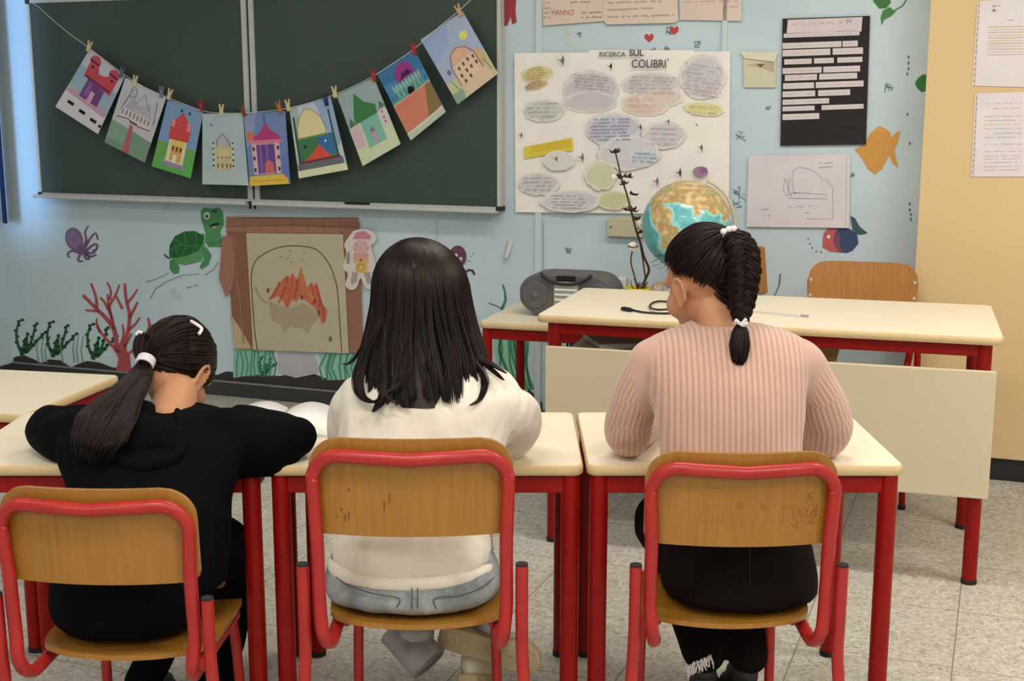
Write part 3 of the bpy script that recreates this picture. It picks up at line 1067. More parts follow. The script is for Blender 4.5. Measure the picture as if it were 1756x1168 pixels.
# 8
a = drawing([(646, 125), (710, 84), (765, 192), (705, 241)], (52, 116, 170), 0)
a.poly([(0, .2), (1, .3), (1, .46), (0, .46)], (66, 134, 190)); a.rect(.18, .30, .86, .48, (120, 178, 168)); a.rect(.0, .46, 1, .50, (96, 168, 160))
for k in range(9):
    a.rect(.16 + k * .085, .27, .19 + k * .085, .36, (170, 200, 196)); a.rect(.05 + k * .11, .38, .07 + k * .11, .46, (44, 100, 130))
a.poly([(.34, .28), (.34, .16), (.46, .08), (.66, .06), (.78, .14), (.78, .26)], (160, 44, 136)); a.poly([(.42, .26), (.5, .19), (.66, .18), (.72, .25)], (76, 30, 86)); a.ellipse(.52, .46, .08, .06, (24, 26, 34))
a.rect(0, .50, 1, .90, (214, 126, 100)); a.poly([(.62, .90), (.86, .50), (1, .50), (1, .88)], (140, 116, 70)); a.rect(0, .90, 1, 1, (198, 206, 184)); a.line([(0, .50), (1, .50)], 1.2, (236, 200, 170)); a.line([(0, .91), (.5, .92), (1, .90)], 1.5, (230, 234, 220))
finish(a, 'drawing of a magenta dome on teal walls, salmon ground, deep blue sky')
# 9
a = drawing([(721, 68), (793, 19), (854, 126), (785, 179)], (170, 184, 216), 0)
a.poly([(0, 0), (.6, 0), (.4, .3), (0, .4)], (152, 176, 218)); a.poly([(0, .72), (1, .60), (1, 1), (0, 1)], (202, 206, 158)); a.ellipse(.78, .28, .09, .06, (232, 226, 130)); a.poly([(.28, .86), (.96, .78), (.9, 1), (.34, 1)], (226, 196, 168))
a.ellipse(.52, .52, .20, .16, (226, 182, 150)); a.poly([(.26, .56), (.80, .54), (.82, .80), (.26, .84)], (232, 200, 172)); a.poly([(.78, .48), (.98, .62), (.9, .78), (.8, .76)], (214, 178, 140))
for x, y in ((.36, .60), (.48, .58), (.60, .56), (.72, .57), (.34, .70), (.48, .68), (.60, .67), (.73, .66), (.36, .79), (.5, .77)):
    a.rect(x, y, x + .04, y + .05, (96, 70, 70))
a.line([(.26, .84), (.26, .56), (.34, .42), (.52, .36), (.70, .42), (.80, .54), (.82, .80)], 1.2, (150, 110, 90)); a.rect(.14, .56, .20, .62, (120, 100, 170)); a.poly([(0, .86), (.25, .88), (.2, 1), (0, 1)], (140, 176, 158)); a.line([(.9, .7), (.95, .9)], 1, (120, 140, 90)); a.line([(.12, .7), (.2, .9)], 1, (120, 140, 90))
finish(a, 'drawing of a peach palace with a pale sun, topmost on the string')

# clothes pegs
PEGC = {'cream': (206, 196, 150), 'grey': (84, 104, 116), 'lilac': (120, 120, 156), 'red': (168, 40, 52), 'brown': (132, 62, 56), 'orange': (190, 110, 62), 'navy': (30, 44, 92), 'tan': (198, 160, 118)}
for k_, c_ in list(PEGC.items()):
    M['peg_' + k_] = noisy('peg_' + k_, c_, tuple(min(255, int(v * 1.1)) for v in c_), 30, 0.55)
def peg_master():
    t = thing('clothes_peg', 'peg', 'clothes peg', (0, 0, 0))
    for sx in (-1, 1):
        mb = MB()
        poly = [(0.0005, -0.018), (0.005, -0.018), (0.0055, 0.0), (0.0085, 0.020), (0.0055, 0.020), (0.0005, 0.002)]
        poly = [(x * sx, z) for x, z in poly]
        if sx < 0: poly = poly[::-1]
        T = Matrix(((1, 0, 0, 0), (0, 0, 1, 0), (0, 1, 0, 0), (0, 0, 0, 1)))
        mb.prism(poly, -0.005, 0.005, T)
        mb.build('jaw', M['white'], t)
    MB().cyl((-0.004, 0, 0.004), (0.004, 0, 0.004), 0.0028, n=10).build('spring', M['alu'], t)
    return t
pegs = [(153, 80, 'cream', 24, 'on the leftmost drawing, the tower with black dashes'), (209, 124, 'grey', 20, 'between the tower with black dashes and the pale castle sketch'), (232, 139, 'cream', 10, 'on the pale castle sketch'),
        (277, 158, 'lilac', 8, 'at the right corner of the pale castle sketch'), (291, 162, 'cream', 20, 'at the left corner of the red domed castle'), (345, 182, 'red', -12, 'between the red domed castle and the pale blue palace'),
        (380, 189, 'cream', 2, 'in the middle of the pale blue palace drawing'), (417, 190, 'brown', -20, 'between the pale blue palace and the magenta onion dome'), (479, 184, 'orange', -18, 'on the magenta onion dome drawing'),
        (494, 181, 'cream', -8, 'at the left corner of the cream domed drawing'), (559, 172, 'navy', -12, 'at the right corner of the cream domed drawing'), (574, 158, 'cream', -8, 'at the left corner of the dark green roof drawing'),
        (641, 130, 'red', -10, 'between the dark green roof and the magenta dome on teal'), (710, 84, 'red', -14, 'at the right corner of the magenta dome on teal'), (787, 18, 'tan', -26, 'on the topmost drawing, the peach palace')]
pm = None
for px, py, c_, ang, where in pegs:
    if pm is None:
        pm = peg_master(); o = pm
    else:
        o = copy_tree(pm)
        for ch in o.children:
            if ch.name.startswith('jaw'):
                ch.data = ch.data.copy()
    for ch in o.children:
        if ch.name.startswith('jaw'):
            ch.data.materials.clear(); ch.data.materials.append(M['peg_' + c_])
    u, v = WP(px, py, SO)
    o.location = rloc(u, -SO - 0.001, v)
    o.rotation_euler = (0, math.radians(ang), -TH)
    o.scale = (1.5, 0.9, 1.4)
    o['label'] = c_ + ' clothes peg ' + where
    o['group'] = 'clothes pegs on the string'

# ---- the bird poster
a = Art(0.014)
a.sheet([(882, 91), (1252, 88), (1250, 368), (884, 364)], (250, 243, 238), 0.001)
a.rect(1010, 86, 1190, 120, (251, 245, 240))
def blob(cx, cy, rx, ry, col, wob=.10, rot=0):
    col = tuple(c * .72 + q_ * .28 for c, q_ in zip(col, (250, 243, 238)))
    soft = tuple(c * .55 + q_ * .45 for c, q_ in zip(col, (250, 243, 238)))
    a.ellipse(cx, cy, rx * 1.06, ry * 1.08, soft, 30, rot, wob * .9)
    for dx_, dy_, k_ in ((-.34, .1, .62), (.30, -.12, .64), (.05, .22, .7), (0, -.2, .72)):
        a.ellipse(cx + dx_ * rx, cy + dy_ * ry, rx * k_, ry * k_, tuple(c + a.rnd.uniform(-4, 4) for c in col), 22, rot, wob)
blob(921, 128, 27, 15, (214, 198, 120), .08, -.15); blob(920, 146, 20, 8, (196, 158, 116), .05, -.3)
blob(1013, 155, 46, 32, (196, 186, 200), .06); blob(1013, 175, 44, 18, (198, 186, 198), .06)
blob(1118, 145, 50, 20, (206, 198, 204), .06); blob(1108, 178, 40, 20, (224, 196, 182), .06); blob(1135, 168, 36, 14, (222, 200, 190), .06)
blob(1206, 132, 38, 36, (206, 198, 206), .05); blob(1207, 187, 33, 11, (222, 214, 130), .08, .1)
blob(934, 190, 34, 18, (204, 202, 196), .08); a.poly([(900, 252), (982, 236), (984, 258), (900, 272)], (228, 204, 42)); a.poly([(910, 250), (980, 240), (978, 252), (912, 262)], (222, 190, 24))
blob(1052, 222, 46, 26, (194, 192, 212), .06); blob(1140, 232, 36, 22, (208, 198, 206), .06); blob(925, 315, 34, 18, (206, 196, 204), .08); blob(1080, 262, 50, 28, (206, 202, 214), .08); blob(1106, 270, 24, 10, (180, 196, 212), .06)
blob(1032, 300, 26, 24, (206, 206, 158), .08); blob(1054, 343, 28, 15, (202, 200, 134), .08); blob(980, 345, 48, 18, (208, 200, 210), .05); blob(960, 275, 26, 16, (216, 210, 212), .05)
def lines(x0, y0, x1, y1, n, col, slope=0.0, wd=0.9, amp=1.1):
    for k in range(n):
        y = y0 + (y1 - y0) * k / max(1, n - 1)
        d = a.rnd.uniform(0, 8)
        a.layer += -1 if k else 0
        a.writing(x0 + d, y, x1 - a.rnd.uniform(0, 8), y + slope * (x1 - x0), col, wd, amp)
lines(900, 120, 940, 138, 5, (150, 130, 60), -.12); lines(902, 146, 936, 154, 3, (150, 96, 60), -.25); lines(982, 128, 1050, 150, 5, (140, 128, 160), .08); lines(1078, 132, 1160, 158, 5, (140, 132, 160), .02)
lines(1172, 108, 1240, 158, 8, (150, 138, 166), .14); lines(905, 178, 962, 200, 4, (130, 130, 130), -.02); lines(1012, 205, 1085, 240, 7, (92, 112, 164), -.02, 1.1); lines(1112, 220, 1165, 246, 4, (160, 150, 170), .02)
lines(1086, 262, 1128, 276, 3, (110, 136, 170), .05); lines(898, 305, 950, 325, 4, (150, 138, 150), 0); lines(945, 335, 1010, 356, 5, (160, 150, 172), .01); lines(1180, 182, 1236, 192, 2, (150, 140, 80), .05); lines(1070, 170, 1130, 190, 3, (200, 160, 150), 0)
a.text('RICERCA', 1030, 97, 8, (92, 118, 92), 45, 0.025); a.text('SUL', 1081, 96, 11, (104, 98, 106), 25, 0.03); a.text('COLIBRI\u0300', 1085, 116, 14, (106, 94, 106), 64, 0.02)
def bird(x, y, s_, col):
    a.poly([(x - s_, y - s_ * .3), (x - s_ * .2, y - s_ * .1), (x + s_ * .2, y - s_), (x + s_ * .4, y), (x + s_ * .2, y + s_ * .9), (x - s_ * .1, y + s_ * .2)], col)
for x, y, s_, c_ in ((966, 104, 10, (122, 120, 118)), (1049, 114, 7, (44, 46, 52)), (1100, 218, 6, (90, 86, 92)), (896, 232, 6, (110, 108, 110)), (1000, 270, 9, (128, 122, 134)), (956, 272, 6, (128, 122, 134)), (1204, 253, 7, (96, 94, 98)), (1167, 296, 9, (86, 82, 92)), (1128, 311, 9, (160, 110, 150)), (1148, 208, 5, (120, 110, 120)), (1196, 214, 3, (60, 60, 60))):
    bird(x, y, s_, c_)
a.ellipse(1203, 294, 13, 9, (168, 128, 160)); a.ellipse(1208, 292, 7, 6, (150, 100, 150))
a.done('poster', 'large white poster about hummingbirds with pastel clouds of handwriting', 'poster')

# ---- three text cards at the top
for k, (q_, lab) in enumerate((([(928, -52), (1034, -52), (1036, 36), (931, 44)], 'cream card with red and black writing, leftmost at the top above the poster'),
                              ([(1036, -52), (1160, -52), (1163, 34), (1157, 39), (1040, 42), (1035, 34)], 'cream card with typed lines and rounded corners, middle one above the poster'),
                              ([(1164, -52), (1274, -52), (1271, 36), (1166, 34)], 'pink cream card with thin red lines, rightmost above the poster'))):
    a = Art(0.012 + 0.003 * (k == 1))
    if len(q_) == 4:
        a.sheet(q_, (228, 206, 194))
    else:
        a.sheet([q_[0], q_[1], q_[2], (1036, 38)], (230, 208, 196)); a.poly(q_, (230, 208, 196))
    if k == 0:
        a.text('HANNO', 946, 26, 10, (206, 92, 96), 38, 0.01)
        for y in (-6, 4, 14, 22, 30): a.writing(932, y, 944, y, (110, 96, 92), 1, 1.6)
        for y, x in ((-6, 972), (4, 978), (22, 998), (30, 998)): a.writing(x, y, x + 34, y - 1, (120, 104, 100), 1.1, 1.6)
    elif k == 1:
        for y, x1 in ((-10, 1150), (4, 1134), (16, 1122), (28, 1158)): a.writing(1042, y + 1, x1, y - 2, (130, 108, 104), 1.2, 2.0)
    else:
        for y, x0 in ((-8, 1172), (3, 1172), (12, 1244)): a.writing(x0, y, 1266, y - 1, (196, 110, 104), 1.0, 1.2)
    a.done('text_card', lab, 'card', 'text cards at the top of the wall')

# ---- envelope of folded paper
a = Art(0.010)
a.sheet([(1275, 96), (1332, 96), (1330, 150), (1275, 150)], (214, 208, 178), 0.003)
a.poly([(1278, 112), (1328, 104), (1328, 125), (1300, 115)], (190, 178, 148)); a.poly([(1297, 110), (1312, 110), (1304, 116)], (124, 84, 74))
o_ = a.done('envelope', 'small cream paper envelope with open flap stuck on the wall', 'envelope')
a = Art(0.016); a.sheet([(1269, 88), (1334, 90), (1328, 106), (1276, 100)], (226, 220, 198), 0.001)
fl = a.done('tmp'); me_ = fl.data; fl_v = [fl.matrix_basis @ v.co for v in me_.vertices]
mb = MB(); mb.c = lin((226, 220, 198)); mb.add(fl_v, [tuple(p.vertices) for p in me_.polygons], False)
bpy.data.objects.remove(fl)
mb.build('flap', M['art'], o_, world=True)

# ---- black sheet with glued strips
a = Art(0.012)
a.sheet([(1342, 32), (1492, 27), (1485, 248), (1338, 250)], (46, 42, 44))
W_ = (218, 206, 210)
a.poly([(1351, 34), (1479, 29), (1477, 54), (1349, 57)], (220, 204, 210))
for x0, x1, y, c_ in ((1360, 1378, 42, (184, 156, 176)), (1385, 1390, 41, (190, 166, 172)), (1394, 1396, 40, (190, 166, 172)), (1406, 1430, 40, (196, 158, 162)), (1439, 1443, 38, (190, 162, 168)), (1420, 1428, 56, (190, 176, 178)), (1432, 1470, 54, (190, 176, 178))):
    a.writing(x0, y, x1 + 1, y - .04 * (x1 - x0), c_, 1.3, 2.2 if y < 50 else .9, 1.8, .1)
a.text('M', 1452, 40, 7, (160, 138, 144), 8, 0.0)
rows = [(58, 65, [(1344, 1474)]), (74, 84, [(1342, 1443), (1445, 1471)]), (86, 97, [(1342, 1424), (1428, 1480)]), (102, 111, [(1345, 1392), (1396, 1430), (1436, 1479)]),
        (117, 127, [(1342, 1409), (1412, 1475)]), (129, 139, [(1346, 1401), (1405, 1470)]), (143, 153, [(1343, 1396), (1399, 1481)]), (157, 167, [(1342, 1398), (1403, 1458)]),
        (171, 180, [(1342, 1422)]), (183, 191, [(1342, 1397), (1409, 1481)]), (196, 206, [(1342, 1405)])]
for y0, y1, seg in rows:
    for x0, x1 in seg:
        f_s = -0.035
        yy0 = y0 + (x0 - 1342) * f_s; yy1 = y0 + (x1 - 1342) * f_s; h_ = y1 - y0
        a.poly([(x0, yy0), (x1, yy1), (x1, yy1 + h_), (x0, yy0 + h_)], W_)
        a.writing(x0 + 4, yy0 + h_ * .55, x1 - 4, yy1 + h_ * .55, (176, 160, 166), 0.7, 0.9, 2.0, .25); a.layer -= 2
a.layer = 20
a.done('black_poster', 'tall black sheet covered with glued white strips of words', 'poster')

# ---- white sheet with a pencil outline
a = Art(0.012)
a.sheet([(1284, 267), (1458, 265), (1456, 391), (1280, 389)], (222, 212, 220))
a.line([(1452, 267), (1450, 391)], 1.2, (186, 178, 186))
G_ = (150, 142, 154)
a.line([(1362, 334), (1358, 310), (1360, 292), (1372, 287), (1388, 290), (1402, 298), (1412, 310), (1416, 308), (1428, 320), (1428, 376), (1382, 375)], 0.9, G_)
a.line([(1346, 306), (1343, 325), (1350, 340), (1352, 326), (1347, 306)], 0.9, G_); a.line([(1354, 304), (1352, 325), (1358, 338)], 0.9, G_); a.line([(1350, 336), (1362, 330), (1418, 334), (1418, 341), (1352, 340)], 0.9, G_)
a.writing(1362, 331, 1388, 331, G_, .9, 1.2); a.writing(1404, 280, 1428, 279, G_, .9, 1); a.writing(1404, 287, 1428, 286, G_, .9, 1); a.writing(1352, 355, 1392, 353, G_, .8, 2, 5); a.writing(1304, 360, 1318, 358, G_, .9, 2); a.writing(1310, 370, 1322, 370, G_, .9, 1); a.writing(1381, 364, 1388, 364, G_, .9, 1)
a.done('pencil_sheet', 'white sheet with a faint pencil outline, below the black sheet of words', 'sheet')

# ---- printed sheets on the cupboard
for q_, lab, kk in (([(1676, 2), (1775, -4), (1775, 150), (1667, 147)], 'printed page in a plastic sleeve on the cupboard, upper one', 0), ([(1672, 160), (1775, 157), (1773, 303), (1665, 303)], 'printed page in a plastic sleeve on the cupboard, lower one', 1)):
    a = Art(0.1805 + 0.003)
    a.sheet(q_, (226, 216, 220), 0.0012)
    a.line([(q_[0][0] + 3, q_[0][1]), (q_[3][0] + 4, q_[3][1])], 3.0, (206, 190, 180))
    for k in range(14):
        yy = q_[0][1] + 8 + (q_[3][1] - q_[0][1] - 16) * k / 13; xx = q_[0][0] + 3 + (q_[3][0] - q_[0][0]) * k / 13
        a.rect(xx - 1, yy - 1.5, xx + 1, yy + 1.5, (150, 130, 110)); a.layer -= 1
    a.layer += 1
    y0 = q_[0][1]
    if kk == 0:
        a.rect(1702, y0 + 7, 1707, y0 + 10, (170, 150, 146)); a.rect(1702, y0 + 14, 1707, y0 + 18, (140, 122, 116)); a.writing(1708, y0 + 8, 1720, y0 + 8, (190, 174, 172), 1.2, .8); a.writing(1708, y0 + 16, 1716, y0 + 16, (190, 174, 172), 1.2, .8)
        a.writing(1730, y0 + 33, 1744, y0 + 32, (120, 116, 122), .9, 1)
        for k in range(11):
            a.line([(1694, y0 + 44 + k * 4.8), (1756, y0 + 43 + k * 4.8)], 1.0, (222, 210, 150) if k % 2 else (196, 188, 190)); a.layer -= 1
        a.layer += 1
    else:
        for k, y in enumerate((18, 26, 40, 47, 54, 61, 69, 76, 88, 100, 108, 113, 119, 126, 132)):
            a.writing(1688 + (16 if k in (1, 6) else 0), y0 + y, 1752, y0 + y - 1, (168, 160, 168) if k != 4 else (206, 196, 120), .8, .8, 2.2, .12); a.layer -= 1
        a.layer += 1
    a.done('printed_sheet', lab, 'sheet', 'printed sheets on the cupboard')

# ---- fireplace drawing of brown paper
a = Art(0.010)
a.sheet([(388, 372), (614, 374), (622, 606), (402, 598)], (158, 112, 92), 0.001)
a.poly([(388, 372), (614, 374), (614, 398), (388, 400)], (166, 118, 98)); a.poly([(390, 396), (424, 398), (433, 600), (402, 598), (396, 520)], (146, 98, 74)); a.poly([(588, 380), (616, 380), (623, 600), (596, 600)], (156, 106, 88))
a.poly([(396, 540), (410, 560), (432, 598), (402, 598)], (196, 176, 138)); a.line([(424, 400), (426, 450), (432, 520), (436, 602)], 2, (112, 70, 56)); a.line([(586, 396), (590, 450), (596, 600)], 2, (116, 78, 64)); a.line([(388, 388), (500, 386), (614, 390)], 1.5, (134, 88, 74)); a.line([(404, 402), (402, 450), (412, 520), (418, 590)], 2, (168, 122, 92)); a.line([(412, 374), (614, 374)], 1.4, (120, 84, 70))
for k in range(7):
    a.line([(420 + 27 * k, 376), (421 + 27 * k, 397)], 1.0, (148, 102, 84))
a.poly([(382, 404), (400, 406), (403, 470), (398, 496), (388, 510), (376, 478)], (170, 116, 100))
fireplace = a.done('paper_fireplace', 'brown paper fireplace surround taped low on the wall under the blackboard', 'wall decoration')
a = Art(0.0155)
a.sheet([(422, 400), (588, 402), (598, 606), (434, 600)], (196, 186, 158), 0.001)
arch = [(441, 600), (436, 560), (432, 500), (431, 470), (438, 448), (452, 436), (470, 427), (492, 422), (515, 422), (538, 426), (552, 436), (566, 456), (574, 478), (579, 500), (583, 560), (586, 604)]
arch = [(p.x, p.y) for p in smooth_path([Vector((x, y, 0)) for x, y in arch], 3)]
a.line(arch, 1.8, (98, 84, 70))
a.poly([(462, 514), (470, 498), (482, 482), (492, 472), (496, 478), (501, 468), (508, 478), (511, 476), (516, 458), (522, 476), (526, 494), (534, 484), (538, 492), (542, 484), (548, 500), (552, 520), (562, 532), (558, 552), (552, 556), (546, 540), (540, 528), (532, 522), (522, 514), (514, 510), (508, 518), (502, 514), (492, 530), (486, 518), (478, 508)], (200, 108, 70))
for x0, y0, x1, y1, c_ in ((480, 484, 462, 514, (186, 70, 52)), (494, 474, 478, 520, (190, 66, 48)), (502, 470, 492, 528, (206, 84, 54)), (510, 480, 504, 512, (180, 70, 50)), (516, 460, 520, 510, (210, 124, 66)), (534, 486, 538, 522, (196, 78, 54)), (542, 488, 548, 530, (190, 72, 52)), (548, 510, 556, 550, (180, 76, 60)), (486, 480, 496, 506, (208, 96, 60)), (528, 500, 540, 520, (214, 130, 80))):
    a.line([(x0, y0), ((x0 + x1) / 2 + 2, (y0 + y1) / 2), (x1, y1)], 4.5, c_, True)
a.poly([(460, 516), (478, 524), (500, 528), (520, 520), (538, 530), (546, 544), (532, 560), (528, 572), (518, 560), (506, 562), (498, 556), (488, 570), (482, 556), (468, 550)], (180, 162, 136))
for x, y in ((460, 498), (518, 510), (540, 516), (547, 536)):
    a.ellipse(x, y, 2.2, 4.5, (140, 62, 44), 8)
a.line([(438, 492), (446, 510), (458, 520)], 2, (170, 156, 132)); a.ellipse(567, 581, 3, 5, (120, 110, 84), 8)
for x, y in ((483, 440), (498, 430), (500, 450), (520, 446), (522, 434), (494, 442)):
    a.ellipse(x, y, 1.2, 1.2, (120, 110, 92), 6)
a.done('flame_drawing', 'drawing of orange flames under a pencil arch on beige paper', 'drawing')

# ---- little paper figure
a = Art(0.018)
outl = [(606, 396), (617, 393), (634, 395), (645, 404), (643, 416), (636, 422), (641, 440), (644, 460), (638, 468), (641, 482), (639, 494), (628, 495), (620, 480), (617, 478), (611, 494), (600, 497), (592, 488), (597, 470), (588, 460), (592, 440), (594, 430), (590, 420), (598, 406)]
oo = [(p.x, p.y) for p in smooth_path([Vector((x, y, 0)) for x, y in outl + outl[:1]], 3)][:-1]
a.poly(oo, (224, 212, 208)); a.mb.v = a.mb.v
mbv = len(a.mb.v)
back_ = [(x, y + 0.001, z) for x, y, z in a.mb.v[:mbv]]
a.mb.add(back_ + a.mb.v[:mbv], [(i, (i + 1) % mbv, mbv + (i + 1) % mbv, mbv + i) for i in range(mbv)], False)
a.poly([(604, 412), (610, 399), (624, 396), (636, 404), (636, 412)], (206, 130, 150)); a.rect(603, 410, 636, 414, (228, 196, 200)); a.ellipse(619, 424, 14, 12, (218, 176, 178)); a.rect(606, 434, 632, 450, (222, 160, 150)); a.rect(610, 446, 630, 468, (220, 182, 96)); a.ellipse(619, 458, 7, 7, (196, 150, 70)); a.ellipse(619, 459, 4, 4, (226, 190, 100)); a.poly([(604, 466), (614, 468), (612, 484), (602, 488)], (176, 160, 164)); a.poly([(624, 468), (634, 466), (638, 486), (630, 486)], (176, 160, 164)); a.poly([(594, 436), (600, 430), (600, 452), (594, 452)], (160, 150, 150)); a.ellipse(619, 446, 2.2, 2, (170, 50, 60), 8)
for x, y in ((612, 420), (618, 424), (626, 418), (630, 426), (610, 428)):
    a.ellipse(x, y, 1.6, 1.2, (196, 110, 126), 6)
a.done('paper_figure', 'small white paper cut-out of a little figure in a pink cap, beside the brown paper', 'paper cut-out')

# ---- curled scrap of paper
mb = MB()
mb.c = lin((206, 216, 216))
sc_ = []
for k in range(8):
    t = k / 7
    u0, v0 = WP(869 - 4 * t, 412 + 32 * t, 0.01); u1, v1 = WP(880 - 8 * t, 412 + 30 * t, 0.01)
    d = 0.003 + 0.028 * t ** 2 - (0.02 * max(0, t - .75))
    sc_ += [(u0, -d, v0), (u1, -d, v1)]
mb.add(sc_, [(2 * i, 2 * i + 2, 2 * i + 3, 2 * i + 1) for i in range(7)], True)
c0 = Vector(sc_[0]); mb.v = [tuple(Vector(v) - c0) for v in mb.v]
o = mb.build('paper_scrap', M['art']); o.location = M_ROOM @ c0; o.rotation_euler = (0, 0, -TH)
sol = o.modifiers.new('th', 'SOLIDIFY'); sol.thickness = 0.0008
tag(o, 'small curled pale scrap of paper hanging from the wall right of the middle girl', 'paper scrap')

# ---- junction box behind the branch
u0, v0 = WP(1044, 404, 0); u1, v1 = WP(1106, 374, 0)
jb = thing('junction_box', 'cream electrical box on the wall just below the bird poster', 'electrical box', rloc((u0 + u1) / 2, -0.001, v0), -TH)
MB().box((0, -0.017, (v1 - v0) / 2), (u1 - u0, 0.034, v1 - v0)).build('cover', M['boxbeige'], jb, bevel=0.004)
sc2 = MB()
for sx in (-1, 1):
    sc2.cyl((sx * (u1 - u0) * .38, -0.033, (v1 - v0) / 2), (sx * (u1 - u0) * .38, -0.037, (v1 - v0) / 2), 0.004, n=10)
sc2.build('screws', M['grey'], jb)

# ---- dark curtain at the left wall
cu_ = thing('curtain', 'dark blue curtain hanging at the far left edge by the corner', 'curtain', rloc(ROOM_L + 0.03, -0.30, 0), -TH)
_, vlo = WP(6, 383, 0.1)
mb = MB()
n_ = 40
vs = []
for z in (vlo, 2.7):
    for k in range(n_ + 1):
        a_ = k / n_
        vs.append((0.005 + 0.075 * a_ + 0.010 * sin(k * 0.9), 0.27 - 0.075 * a_ - 0.010 * cos(k * 0.9), z))
mb.add(vs, [(k, k + 1, n_ + 2 + k, n_ + 1 + k) for k in range(n_)], True)
o = mb.build('cloth', M['blue_cloth'], cu_)
sol = o.modifiers.new('th', 'SOLIDIFY'); sol.thickness = 0.003
MB().cyl((0.0, 0.285, 2.71), (0.10, 0.185, 2.71), 0.008, n=12).build('rail', M['white'], cu_)

# ------------------------------------------------------------------ painted sea life, paint on the back wall
def mural(name, label):
    a_ = Art(0.0012)
    return a_
WB = wall_back
def mdone(a_, name, label):
    o_ = a_.done(name, label, parent=WB)
    return o_

# sea bed
a = Art(0.0008)
a.poly([(12, 700), (16, 620), (26, 612), (40, 609), (58, 616), (72, 623), (84, 616), (104, 618), (122, 630), (134, 624), (150, 619), (172, 622), (192, 630), (214, 632), (260, 636), (330, 640), (356, 640), (372, 643), (388, 637), (404, 638), (424, 645), (452, 642), (480, 645), (500, 640), (522, 642), (536, 640), (556, 648), (580, 652), (640, 640), (760, 650), (900, 660), (930, 690), (930, 760), (600, 720)], (62, 54, 52))
a.poly([(370, 662), (380, 654), (410, 650), (500, 660), (560, 664), (620, 672), (620, 690), (370, 676)], (56, 54, 55))
mdone(a, 'painted_seabed', 'dark brown seabed band painted along the foot of the wall')
# coral
a = Art(0.0020)
RC = (180, 70, 76)
a.poly([(198, 640), (204, 612), (194, 600), (210, 596), (222, 606), (226, 640)], RC)
for pts, wd_ in (([(206, 612), (200, 590), (196, 566), (184, 548), (170, 534), (156, 520), (142, 506)], 9), ([(170, 534), (158, 533), (146, 532)], 5), ([(166, 528), (164, 508), (156, 486)], 6), ([(196, 566), (190, 540), (180, 520), (172, 510)], 6), ([(192, 548), (186, 520), (184, 504)], 5), ([(184, 530), (196, 510), (205, 488)], 5), ([(188, 515), (190, 500), (184, 484)], 5),
                  ([(214, 612), (214, 590), (220, 566), (222, 540), (216, 512), (214, 486)], 8), ([(222, 545), (230, 530), (236, 518)], 6), ([(218, 520), (228, 508), (236, 496)], 5), ([(210, 530), (204, 518), (198, 506)], 5), ([(220, 566), (232, 556), (240, 544)], 5), ([(212, 596), (220, 584), (226, 572)], 5), ([(204, 604), (190, 590), (176, 574), (166, 560)], 6), ([(172, 570), (166, 556), (166, 546)], 5), ([(206, 596), (212, 572), (210, 556)], 5), ([(222, 606), (232, 596), (238, 580)], 5), ([(250, 575), (256, 560), (254, 545)], 6), ([(256, 565), (262, 556)], 4)):
    a.line([(p.x, p.y) for p in smooth_path([Vector((x, y, 0)) for x, y in pts], 4)], wd_, RC, True); a.layer -= 1
a.layer += 1
mdone(a, 'painted_coral', 'branching red coral painted on the wall')
# seaweed
def weed(x, y, s_=1.0, col=(44, 104, 66)):
    a_ = Art(0.0016)
    for pts in ([(0, 0), (-9, -18), (-12, -38), (-8, -56), (-2, -62)], [(2, -4), (6, -24), (6, -40)], [(4, -4), (14, -26), (20, -48), (22, -56)], [(6, -6), (20, -22), (32, -34), (38, -42)], [(0, -8), (2, -22), (4, -30)]):
        pp = [(p.x, p.y) for p in smooth_path([Vector((x + u_ * s_, y + v_ * s_, 0)) for u_, v_ in pts], 4)]
        a_.line(pp, 5.4 * s_ ** .5, col, True); a_.layer -= 1
        for k, p in enumerate(pp[1::2]):
            a_.ellipse(p[0] + (2 if k % 2 else -2), p[1], 3.0 * s_, 2.6 * s_, (40, 92, 60), 8, 0.6); a_.layer -= 1
    a_.layer += 1
    return a_
for x, y in ((40, 610), (93, 613), (162, 617)):
    mdone(weed(x, y), 'painted_seaweed', 'knobbly dark green seaweed painted on the wall')
a = Art(0.0010)
for x0 in (66, 74, 80, 128, 134, 142, 108):
    a.line([(x0, 622), (x0 - 3, 600), (x0 + a.rnd.uniform(-9, 9), 575)], 2.4, (120, 158, 140), True)
mdone(a, 'painted_sea_grass', 'pale thin sea grass painted between the seaweeds')
a = Art(0.0010)
a.poly([(400, 598), (470, 602), (466, 645), (440, 642), (400, 648)], (142, 196, 176)); a.poly([(545, 605), (640, 606), (640, 650), (560, 652)], (146, 200, 182)); a.poly([(476, 604), (540, 606), (546, 640), (508, 648), (478, 640)], (190, 186, 196))
for k in range(9):
    x0 = 406 + k * 8 if k < 8 else 470
    a.line([(x0, 646), (x0 + 4 * sin(k), 625), (x0 + 3 * cos(k * 2), 602)], 2.6, (78, 150, 120))
for k in range(12):
    x0 = 548 + k * 8
    a.line([(x0 + 6, 652), (x0 + 4 * sin(k * 1.7), 630), (x0 + 8 + 4 * cos(k), 606)], 2.8, (72, 146, 112))
mdone(a, 'painted_sea_grass', 'mint green wavy sea grass painted below the brown paper')
a = weed(452, 645, 0.55, (44, 120, 84)); mdone(a, 'painted_seaweed', 'small dark seaweed painted below the brown paper')
a = Art(0.0014)
a.poly([(848, 555), (905, 560), (905, 672), (880, 662), (856, 640), (846, 600)], (150, 198, 182))
